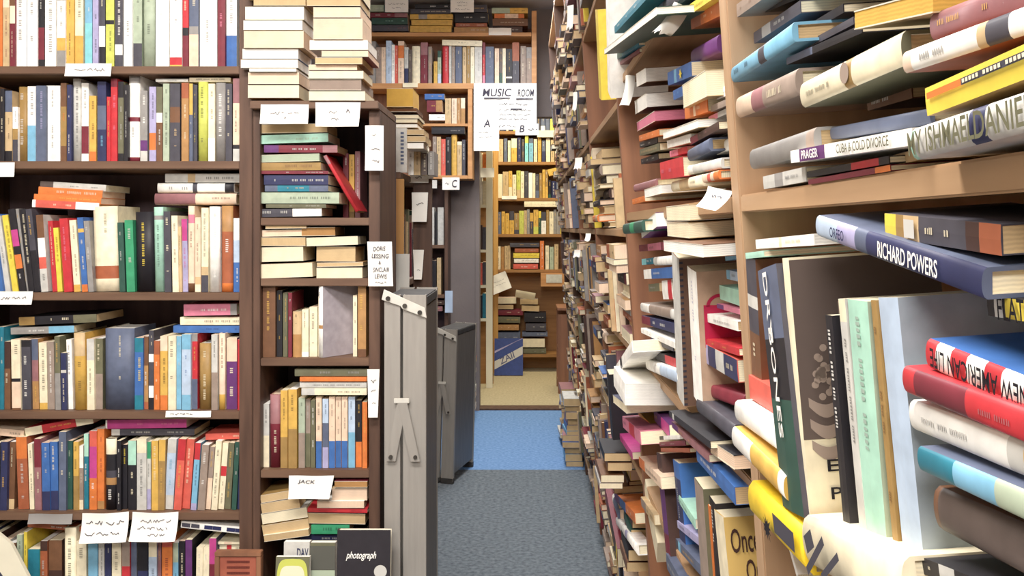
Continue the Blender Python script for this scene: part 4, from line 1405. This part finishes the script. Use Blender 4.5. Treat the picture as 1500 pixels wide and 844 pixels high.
# ---- middle bay (between the tan upright and the brown upright)
m_=GR1
S(900,44,948,-10,12,'t/W','dark teal magazine at the top of the middle bay',m_,dep=-.03)
S(885,76,962,16,9,'F','white paged book, fore edge out, jutting past the brown upright',m_,dep=-.045,fore='W',d=.16)
S(898,86,935,62,9,'F.4t','dark green book under the jutting white paged book',m_,dep=-.01)
S(902,97,936,74,5,'M','thin maroon book lying on the upper slanting shelf edge',m_,dep=-.004)
S(926,18,960,-8,10,'O','peach paged book high in the middle bay',m_,dep=.0,fore='h')
S(964,16,1003,-14,22,'s.2H*','slate blue hardback high in the middle bay',m_,dep=-.004,marks=False)
S(1010,14,1050,-14,15,'Y','yellow book high in the middle bay',m_,dep=.0)
S(1012,34,1066,6,20,'r.3O.9r','orange and rust book under the yellow book',m_,dep=.0,page='x')
S(932,118,946,110,20,'B','thick white paged book at left of the middle bay, upper of two',m_,dep=-.004,fore='W',page='L',d=.15)
S(930,158,947,147,20,'D','thick white paged book at left of the middle bay, lower of two',m_,dep=-.004,fore='W',page='L',d=.15)
S(933,186,959,170,14,'M','maroon covered book with pink page edges, left of middle bay',m_,dep=-.004,fore='p',page='x',d=.14)
S(936,203,965,194,9,'O','bright orange thin book left of the white paged pair',m_,dep=.0)
S(937,213,963,205,8,'K','thin black book under the bright orange one',m_,dep=.006)
S(937,224,966,215,10,'v/T','dark olive book at left of middle bay',m_,dep=.006)
S(939,237,964,229,8,'K','thin black book above the mauve book, middle bay',m_,dep=.012)
S(978,116,1012,101,20,'b.3y.4b','blue book with a small yellow flower',m_,dep=-.0,marks=False,prints=[('yellow_flower',lambda tb,t,h,d: tb.face([((.008 if k%2 else .0035)*math.cos(math.pi*k/6)-t*.05,-d/2-.0014,-h*.12+(.012 if k%2 else .005)*math.sin(math.pi*k/6)) for k in range(12)],C4('Y')))])
S(986,140,1002,132,14,'b/y','small blue book under the flowered one',m_,dep=.004)
S(1012,84,1050,64,24,'P*','dark purple hardback in shadow, middle bay',m_,dep=.01,marks=False)
S(1000,142,1034,122,36,'T','curved cream page block, fore edge out, middle bay',m_,dep=-.008,fore='C',page='h',d=.14)
S(1003,166,1036,154,18,'O.4h.5O','orange book under the curved cream page block',m_,dep=.0)
S(1039,145,1073,128,14,'W','white spined book beside the tan upright, upper',m_,dep=-.004)
S(1040,160,1066,149,9,'x','taupe book beside the tan upright',m_,dep=.004)
S(1038,175,1074,158,8,'p.4L','pale pink booklet beside the tan upright',m_,dep=.0)
S(971,199,1022,181,11,'T','upper of two white page blocks, fore edge out, middle bay',m_,dep=-.012,fore='W',d=.14)
S(977,212,1012,202,12,'T','lower of two white page blocks, fore edge out, middle bay',m_,dep=-.006,fore='W',d=.14)
S(1011,207,1052,184,11,'M.3D/z','dark maroon spined book, middle bay',m_,dep=-.012)
S(1007,228,1038,212,18,'s*','slate grey hardback, middle bay',m_,dep=-.008,marks=False,page='T')
S(1046,197,1076,182,14,'G*','grey hardback beside the tan upright',m_,dep=-.0,marks=False)
S(1047,219,1079,206,17,'W*','white rounded hardback beside the tan upright',m_,dep=-.014,seg=10,marks=False)
S(981,226,1006,219,9,'p.5R','pink book above the bright red book',m_,dep=.0)
S(967,251,1000,244,27,'R/p','bright red thick book, middle bay',m_,dep=-.012,d=.12)
S(1000,251,1056,239,14,'W.3L*','long pale grey white hardback right of the bright red book',m_,dep=-.006,marks=False,seg=8)
S(1057,240,1079,234,12,'S*','sage book beside the tan upright',m_,dep=-.004,marks=False)
S(983,274,1028,264,16,'C.3T.6C*','worn cream hardback on the eye-level shelf, middle bay',m_,dep=-.006,seg=8)
S(1029,262,1052,256,13,'h.3c.5h.7O*','peach banded book on the eye-level shelf',m_,dep=-.012,seg=8,marks=False)
S(1052,257,1080,249,12,'l.4p.6l','lavender and pink book beside the tan upright',m_,dep=-.006)
S(928,276,960,268,11,'z*','dusty rose hardback at the left end, middle bay',m_,dep=.0,marks=False)
S(944,284,968,277,13,'T','small white page block at left end of eye-level shelf',m_,dep=-.008,fore='W',page='T',d=.1)
S(926,296,944,291,8,'O','small orange book at left end of eye-level shelf',m_,dep=-.002)
sign('paper_sign',1030,276,1076,306,rp(1050,290,-.012).y,"crumpled white handwritten slip on the eye-level shelf, middle bay",shrink=.2,curl=.02,bow=.006,squig=[(-.1,.3,.1,.15)],yaw=-45,roll=12)
sign('crumpled_paper',975,8,1003,62,rp(985,35,-.02).y,"crumpled pale paper hanging in the middle bay's upper shelf",c='L',curl=.03,bow=.02,tear=.25,yaw=-30,roll=25,cat='paper')
sign('crumpled_paper',916,112,932,158,rp(922,135,-.015).y,"rolled white paper on the brown upright",c='W',curl=.03,bow=.015,yaw=-30,cat='paper')
# middle bay, second shelf down
S(912,336,940,331,16,'F.4E.6F*','dark green hardback jutting across the brown upright',m_,dep=-.03,marks=False,seg=8)
S(939,340,961,322,20,'P','tilted white page block at left, middle bay second shelf',m_,dep=-.012,fore='W',page='h',d=.12)
S(976,313,1010,311,22,'T','upper half of the big cream page block, middle bay',m_,dep=-.01,fore='C',page='n',d=.15)
S(977,336,1009,338,21,'T','lower half of the big cream page block, middle bay',m_,dep=-.012,fore='C',page='n',d=.15)
S(972,360,1030,368,17,'B','long white page block under the big cream one',m_,dep=-.03,fore='W',page='n',d=.15)
S(936,364,972,360,10,'M.4p.9M','maroon and pink book beside the long white page block',m_,dep=.0)
S(957,383,987,381,13,'L.2W*','white rounded book, left part of middle bay',m_,dep=-.004,marks=False,seg=8)
S(940,384,957,382,9,'a.4t','small aqua book, left part of middle bay',m_,dep=.004)
S(943,402,986,399,15,'W.3b/W','blue book with a white end, left part of middle bay',m_,dep=.0)
S(950,422,985,419,12,'v.5T','olive book under the blue and white book',m_,dep=.006)
S(970,425,984,424,28,'W.6R','white and red upright slip of a book beside the spiral pad',m_,dep=.004,marks=False)
# big upright books with their covers towards the viewer
Vt(988,374,996,585,10,'L','tall brown textured book with a spiral bound edge, cover to the viewer',m_,dep=-.012,d=.13,board=(122,88,70),marks=False,
   prints=[('spiral_binding',lambda tb,t,h,d: [tb.face([(t*.5+.0006,-d/2+.001,-h/2+(k+.2)*h/26),(t*.5+.0006,-d/2+.006,-h/2+(k+.2)*h/26),(t*.5+.0006,-d/2+.006,-h/2+(k+.6)*h/26),(t*.5+.0006,-d/2+.001,-h/2+(k+.6)*h/26)],C4('H')) for k in range(26)])])
def bag(tb,t,h,d):
    x=t/2+.0009
    tb.face([(x,-d*.44,h*-.05),(x,d*.5,h*-.05),(x,d*.5,h*.22),(x,-d*.44,h*.26)],C4((196,34,72)))
    for cy in (-.28,.10):
        for k in range(12):
            a0=math.pi*k/12;a1=math.pi*(k+1)/12; r0,r1=.10*d,.135*d
            f=lambda r,a:(x,cy*d+r*math.cos(a),h*.245+r*.9*math.sin(a))
            tb.face([f(r0,a0),f(r1,a0),f(r1,a1),f(r0,a1)],C4((196,34,72)))
Vt(1012,394,1022,590,14,'W/l','white spined upright book with a red bag on its tan cover',m_,dep=-.012,d=.13,board=(196,160,130),prints=[('red_bag_picture',bag)])
S(1062,376,1090,370,13,'y','sky blue book beside the tan upright, upper',m_,dep=.0)
S(1064,402,1092,408,14,'y.2q','pale blue book beside the tan upright, middle',m_,dep=-.006)
S(1054,428,1092,440,22,'m','mint green tilted booklet beside the tan upright',m_,dep=-.016,d=.08,marks=False)
S(1050,448,1086,458,7,'P.3p','thin purple book under the mint green booklet',m_,dep=-.01)
S(1026,463,1080,478,13,'W/G','white spined book jutting before the red bag cover',m_,dep=-.03,d=.09,page='T')
S(1024,498,1082,516,10,'R','red topped book under the jutting white spined book',m_,dep=-.024,d=.1)
S(1022,512,1080,544,30,'l.3N.5L.7N','purple and white collage paperback, middle bay',m_,dep=-.022,d=.11,page='C',board='c')
S(1018,566,1090,590,20,'D.3M*','dark brown leather spine tilted beside the coral book',m_,dep=-.03,d=.11,seg=10,marks=False,page='o')
S(1020,594,1074,636,24,'H*','charcoal hardback under the dark leather spine',m_,dep=-.02,d=.11,page='o',seg=8,marks=False)
# left group, second shelf down
S(938,450,988,462,14,'W.3x.9L*','white and taupe worn hardback left of the spiral pad',m_,dep=-.0,marks=False,seg=8)
S(940,468,990,482,13,'M.3N/W','maroon and navy book left of the spiral pad',m_,dep=.0)
S(939,484,988,506,8,'W','thin white spined book left of the spiral pad',m_,dep=-.006)
S(953,496,986,509,11,'N/l','short navy book on the thin white spine',m_,dep=-.0)
S(954,518,990,532,12,'K.6R','black and red book over the white roll',m_,dep=-.002)
S(946,534,992,553,17,'W.5q*','white rolled hardback with a grey tail, middle bay',m_,dep=-.012,seg=12,marks=False)
S(938,516,950,520,12,'C','cream stub of a book beside the brown upright',m_,dep=.0,marks=False)
E(915,562,1000,594,1.58,.20,'W','large white page block facing the viewer, middle bay',m_,page='W',marks=False)
S(980,606,1040,652,10,'K.1L.15K','black topped slim hardback sloping over the lower books',m_,dep=-.024,d=.1,marks=False)
S(984,622,1038,672,10,'P.2z','purple slim book under the black sloping one',m_,dep=-.02,d=.1)
# ---- lower part of the middle bay
S(912,618,938,642,18,'p.4R.7p','pink and red paperback in the lower bay',m_,dep=-.016)
S(936,612,958,636,18,'o.5O','orange gold paperback in the lower bay',m_,dep=-.006)
S(958,608,980,632,18,'P.5g','purple magenta paperback in the lower bay',m_,dep=.0)
S(908,640,926,668,10,'g','magenta slim paperback in the lower bay',m_,dep=-.018)
Vt(964,664,978,812,22,'D.3P.8M','tall dark purple upright hardback in the lower bay',m_,dep=-.01,d=.10,board='D',marks=False)
S(966,642,1000,640,6,'K.2W','black and white booklet on the dark purple hardback',m_,dep=-.008)
S(966,651,1004,649,7,'M','maroon booklet on the dark purple hardback',m_,dep=-.008)
S(968,659,1010,660,6,'r','rust booklet on the dark purple hardback',m_,dep=-.008)
Vt(989,676,1000,800,16,'b.2N','blue upright hardback beside the dark purple one',m_,dep=-.004,d=.10,board='b')
S(1020,664,1076,727,24,'b/W','blue hardback sloping down with white lettering',m_,dep=-.03,d=.10,page='T')
S(1040,654,1108,700,20,'K','tan paged book sloping above the blue hardback, fore edge out',m_,dep=-.016,fore='h',page='r',d=.10)
Vt(1022,708,1034,880,18,'x','taupe grey upright hardback in the lower bay',m_,dep=-.012,d=.09,board='v',marks=False)
Vt(1035,736,1044,880,7,'O','thin orange upright book left of the gold cover',m_,dep=-.006,d=.08)
Vt(1042,732,1052,880,9,'K/W','thin black upright book left of the gold cover',m_,dep=-.004,d=.08)
S(936,676,968,708,16,'O.3h','orange tan paperback, lower bay',m_,dep=-.02,d=.1)
S(994,730,1018,768,14,'m','mint paperback between upright books, lower bay',m_,dep=-.004)
S(992,768,1024,794,11,'l','lavender paperback under the mint one, lower bay',m_,dep=-.006)
S(990,796,1028,838,15,'H.1y.2s','dark slate paperback at the bottom edge, lower bay',m_,dep=-.01)
S(976,822,1000,866,24,'s','slate green book at the bottom edge, lower bay',m_,dep=-.014)
Vt(886,722,904,818,16,'M.3D.9Y','maroon upright book with a yellow foot beside the carpet',m_,dep=-.03,d=.09,board='M')
S(902,764,932,806,14,'W.5l.6W*','white rolled paper jacket book beside the carpet',m_,dep=-.02,d=.035,seg=8,marks=False)
S(900,726,930,760,14,'P.3b.6O','blue and purple paperback sloping beside the carpet',m_,dep=-.014)
for k,(u0,v0,u1,v1) in enumerate(((926,762,966,774),(924,776,964,790),(926,792,962,804),(920,806,966,822),(918,824,962,838))):
    E(u0,v0,u1,v1,2.2,.16,random.choice('BKDMF'),f'tan page block facing the viewer, {ORD[k+1]} from top of the low stack',m_,page=random.choice('TTh'),marks=False)
for k,(u0,v0,u1,v1) in enumerate(((885,664,924,676),(890,678,926,690),(880,696,914,707),(878,708,912,716))):
    E(u0,v0,u1,v1,2.25,.16,random.choice('BKGM'),f'tan page block facing the viewer, {ORD[k+1]} from top, past the brown upright',m_,page=random.choice('TTC'),marks=False)
S(926,716,958,762,14,'x.4T','taupe paperback sloping in the lower bay',m_,dep=-.01)
Vt(944,716,962,810,14,'C','cream upright paperback left of the dark purple hardback',m_,dep=.0,d=.09,marks=False)

# ---- far bays: yellow and white tall books, a cream cover, random stacks
f_=GR2
Vt(873,14,879,145,12,'j.02Y','tall bright yellow upright book with a dark title box',f_,dep=-.02,d=.12,board='Y',marks=False,
   title=None,prints=[('dark_title_box',fpanel(.0008,.35,.8,.62,.94,'H')),])
Vt(889,-4,892,138,8,'W','tall white upright book right of the bright yellow one',f_,dep=-.01,d=.12,marks=False)
Vt(866,222,872,290,6,'C','large cream covered upright book facing the viewer, far bay',f_,dep=-.006,d=.13,board=(196,176,146),marks=False)
Vt(890,545,896,640,12,'K','tall black upright folder low in the far bay',f_,dep=-.035,d=.12,marks=False)
S(899,548,926,508,16,'W.4K.5W','white book with black stripes bulging from the far bay',f_,dep=-.03,marks=False,d=.1)
S(898,584,918,600,12,'N','cream topped navy booklet beside the black folder',f_,dep=-.03,fore='C',d=.1)
rnd=random.Random(21)
pal='xxTTBDKHGLCsznMvkhxTDrN'
used=0
def stackbay(y0,y1,z0,z1,seed,place,stuff=None,dense=1.):
    """piles of lying books (and some upright ones) filling one shelf of a bay"""
    global used
    r=random.Random(seed); y=y0+.01; pile=0
    while y<y1-.07:
        w=min(r.uniform(.13,.21),y1-.006-y)
        if w<.08: break
        z=z0+.0006; pile+=1; k=0; zt_=z1-r.uniform(.02,.07)
        if r.random()<.3:
            yy=y
            while yy<y+w-.012:
                t=min(r.uniform(.014,.034),y+w-yy); hh=r.uniform(.7,.95)*(z1-z0-.02); k+=1
                cs=r.choice(pal)+('.%d%s'%(r.randint(2,8),r.choice('CKWOYrb')) if r.random()<.3 else '')
                d=r.uniform(.10,.13); dep=r.uniform(-.02,.02)
                p=rz(z+hh/2,yy+t/2,dep)
                put(stuff,t*.95,hh,d,cs,basis(RN,RU,p+RN*(d/2)),f"{names(cs)} book, upright {ORD[k]} in group {ORD[pile]}, {place}",r,False)
                yy+=t
        else:
            while z<zt_:
                t=r.uniform(.012,.034)
                if z+t>z1-.012: break
                h=w*r.uniform(.82,.97); d=r.uniform(.11,.15); dep=r.uniform(-.035,.02)+(.012 if z0<.8 else 0); k+=1
                fo=r.random()<.3
                cs=r.choice(pal)+('.%d%s'%(r.randint(2,8),r.choice('CKWOYrb')) if r.random()<.3 else '')+('*' if r.random()<.3 else '')
                p=rz(z+t/2,y+w/2,dep)
                put(stuff,t*.97,h,d,cs,basis(-RN if fo else RN,-RY,p+RN*(d/2)),f"{names(cs)} book, {ORD[k]} up in pile {ORD[pile]} from near end, {place}",r,fo)
                z+=t
        y+=w+r.uniform(.003,.02)
SM=[]
def put(stuff,t,h,d,cs,M,label,r,fo):
    global used
    if stuff is None:
        book(label,t,h,d,cs,M,GR2,page=r.choice('CTTh'),marks=not fo)
        used+=1
    else:
        b,_,_=parse(cs); lo=(-t/2,-d/2,-h/2); hi=(t/2,d/2,h/2)
        cc=jit(C4(b[0][2])); pc=jit(C4(r.choice('CTTh')))
        stuff.box(lo,(-t/2+.0015,d/2,h/2),cc,M); stuff.box((t/2-.0015,-d/2,-h/2),hi,cc,M)
        for t0,t1,c in b: stuff.box((-t/2+.0015,-d/2,h/2-t1*h),(t/2-.0015,-d/2+.002,h/2-t0*h),jit(C4(c)),M)
        stuff.box((-t/2+.0016,-d/2+.002,-h/2+.003),(t/2-.0016,d/2-.003,h/2-.003),pc,M)
shn={0:'lowest shelf',1:'second shelf up',2:'third shelf up',3:'fourth shelf up',4:'fifth shelf up',5:'sixth shelf up',6:'seventh shelf up',7:'eighth shelf up'}
def off(z): return z-.035 if 1.1<z<1.7 else z
for k in range(7):
    if k in (4,5):
        stackbay(2.2 if k==5 else 2.42,2.79,off(SZ[k]),off(SZ[k+1])-.02,100+k,'far bay '+shn[k]) if k==4 else None
    else:
        stackbay(2.46 if k in (1,2) else 1.975,2.79,off(SZ[k]),off(SZ[k+1])-.02,100+k,'far bay '+shn[k])
stackbay(1.98,2.14,off(SZ[4]),off(SZ[4])+.16,131,'near end of far bay fifth shelf')
ST=MB()
for b_,(ya,yb) in enumerate(((2.84,3.61),(3.66,4.49),(4.54,5.5))):
    for k in range(7):
        stackbay(ya,yb,off(SZ[k]),off(SZ[k+1])-.02,200+10*b_+k,'',ST)
o=ST.build('far_books',M_COVER); tag(o,'densely piled small books filling the farthest right hand shelves','books',None,'stuff')
# books stacked on the floor at the foot of the far right shelves
r=random.Random(77); k=0
for y in (4.75,5.2):
    z=.0006
    for j in range(r.randint(9,13)):
        t=r.uniform(.02,.04); h=r.uniform(.17,.24); d=.09
        cs=r.choice('sNbGxTKzyLqb')
        yw=r.uniform(-.25,.25)
        ez=V((math.sin(yw)*.4,-math.cos(yw),0))
        x=.25+r.uniform(-.012,.012)
        book(f"{names(cs)} book, {ORD[j+1]} up in the {['nearer','farther'][k]} floor stack at right",t*.97,h,d,cs,basis(V((1,0,0)),ez,V((x,y,z+t/2))),'books stacked on the floor at the right',page='T')
        z+=t
    k+=1
# small notices on the far right shelves
for i,(u,v,w,h) in enumerate(((836,28,12,40),(848,240,14,18),(862,348,10,12),(843,150,8,30),(846,372,12,12))):
    p=rp(u,v,-.055)
    sign('paper_slip',u-w/2,v-h/2,u+w/2,v+h/2,p.y,["white torn slip at the top of the far right shelves","white curled slip at eye level on the far right shelves","small pale slip below eye level on the far right shelves","tall pale slip high on the far right shelves","small grey slip on the far right shelves"][i],curl=.01,tear=.2,yaw=-40,cat='paper slip')

# ================================================================== LIGHTS, CAMERA
def area(name,loc,rot,sx,sy,power,c):
    l=bpy.data.lights.new(name,'AREA'); l.shape='RECTANGLE'; l.size=sx; l.size_y=sy; l.energy=power; l.color=c
    o=bpy.data.objects.new(name,l); col.objects.link(o); o.location=loc; o.rotation_euler=[math.radians(a) for a in rot]; return o
area('ceiling_light_front',(-.45,.75,2.70),(0,0,0),1.5,.5,95,(1,.95,.90))
area('ceiling_light_behind',(-.3,-1.3,2.55),(28,0,0),1.4,.6,80,(1,.95,.90))
area('ceiling_light_aisle',(-.05,3.3,2.70),(0,0,0),.4,1.3,40,(1,.95,.9))
area('ceiling_light_far',(-.1,4.9,2.68),(-8,0,0),.5,.9,40,(.95,.97,1))
area('music_room_light',(.1,7.0,2.6),(0,0,0),1.0,.6,42,(1,.87,.60))
w=bpy.data.worlds.new('World'); scene.world=w; w.use_nodes=True
w.node_tree.nodes['Background'].inputs['Color'].default_value=(.80,.74,.86,1); w.node_tree.nodes['Background'].inputs['Strength'].default_value=.40
cam=bpy.data.cameras.new('camera'); co=bpy.data.objects.new('camera',cam); col.objects.link(co)
co.location=CAM; co.rotation_euler=(math.pi/2,0,0)
cam.sensor_fit='HORIZONTAL'; cam.sensor_width=36; cam.lens=F/1500*36
cam.shift_x=-(U0-750)/1500; cam.shift_y=-(422-V0)/1500; cam.clip_start=.02
scene.camera=co
# the three hundred books that show largest stay objects, all other books become one object
bpy.context.view_layer.update()
hits={}
from mathutils.bvhtree import BVHTree
bv=[];bf=[];own=[]
for ob in bpy.data.objects:
    if ob.type!='MESH': continue
    k0=len(bv); bv+=[ob.matrix_world@x.co for x in ob.data.vertices]
    rt=ob
    while rt.parent: rt=rt.parent
    for p in ob.data.polygons: bf.append([k0+k for k in p.vertices]); own.append(rt.name)
tree=BVHTree.FromPolygons(bv,bf)
NX,NY=750,422
for iy in range(NY):
    v=(iy+.5)/NY*844
    for ix in range(NX):
        u=(ix+.5)/NX*1500
        loc,nn,fi,ds=tree.ray_cast(CAM,V(((u-U0)/F,1,-(v-V0)/F)).normalized())
        if fi is not None: hits[own[fi]]=hits.get(own[fi],0)+1
books=[o for o in bpy.data.objects if o.parent is None and o.name.split('.')[0]=='book']
books.sort(key=lambda o:-hits.get(o.name,0))
print('BOOKS',len(books),'cut at',hits.get(books[300].name,0),'unseen',sum(1 for o in books if not hits.get(o.name)))
rest=books[300:]
vv=[];ff=[];cc=[];mi=[]
mats=[M_COVER,M_PAGES,M_INK]
gone=[]
for o in rest:
    for q in [o]+list(o.children):
        me=q.data; Mw=q.matrix_world; k0=len(vv)
        vv+= [tuple(Mw@x.co) for x in me.vertices]
        ff+= [[k0+k for k in p.vertices] for p in me.polygons]
        cd=me.color_attributes['col'].data
        for p in me.polygons:
            mi.append(mats.index(me.materials[0]))
            for li in p.loop_indices: cc+=list(cd[li].color)
        gone.append(q)
for b0 in [o for o in bpy.data.objects if o.name=='far_books']:
    me=b0.data; k0=len(vv)
    vv+=[tuple(x.co) for x in me.vertices]; ff+=[[k0+k for k in p.vertices] for p in me.polygons]
    cd=me.color_attributes['col'].data
    for p in me.polygons:
        mi.append(0)
        for li in p.loop_indices: cc+=list(cd[li].color)
    gone.append(b0)
for q in gone: bpy.data.objects.remove(q)
me=bpy.data.meshes.new('packed_books'); me.from_pydata(vv,[],ff)
a=me.color_attributes.new('col','FLOAT_COLOR','CORNER'); a.data.foreach_set('color',cc)
for q in mats: me.materials.append(q)
me.polygons.foreach_set('material_index',mi); me.update()
o=bpy.data.objects.new('packed_books',me); col.objects.link(o)
tag(o,'the many small and distant books packed on the far shelves and in gaps','books',None,'stuff')
for o in bpy.data.objects:
    if o.parent is None and 'label' in o and len(o['label'].split())>16: print('LONG',o['label'])
scene.view_settings.view_transform='Standard'
scene.view_settings.look='None'
scene.view_settings.gamma=1.12
print('BOOKS',sum(1 for o in bpy.data.objects if o.name.split('.')[0]=='book'),'used',used,'objects',len(bpy.data.objects))
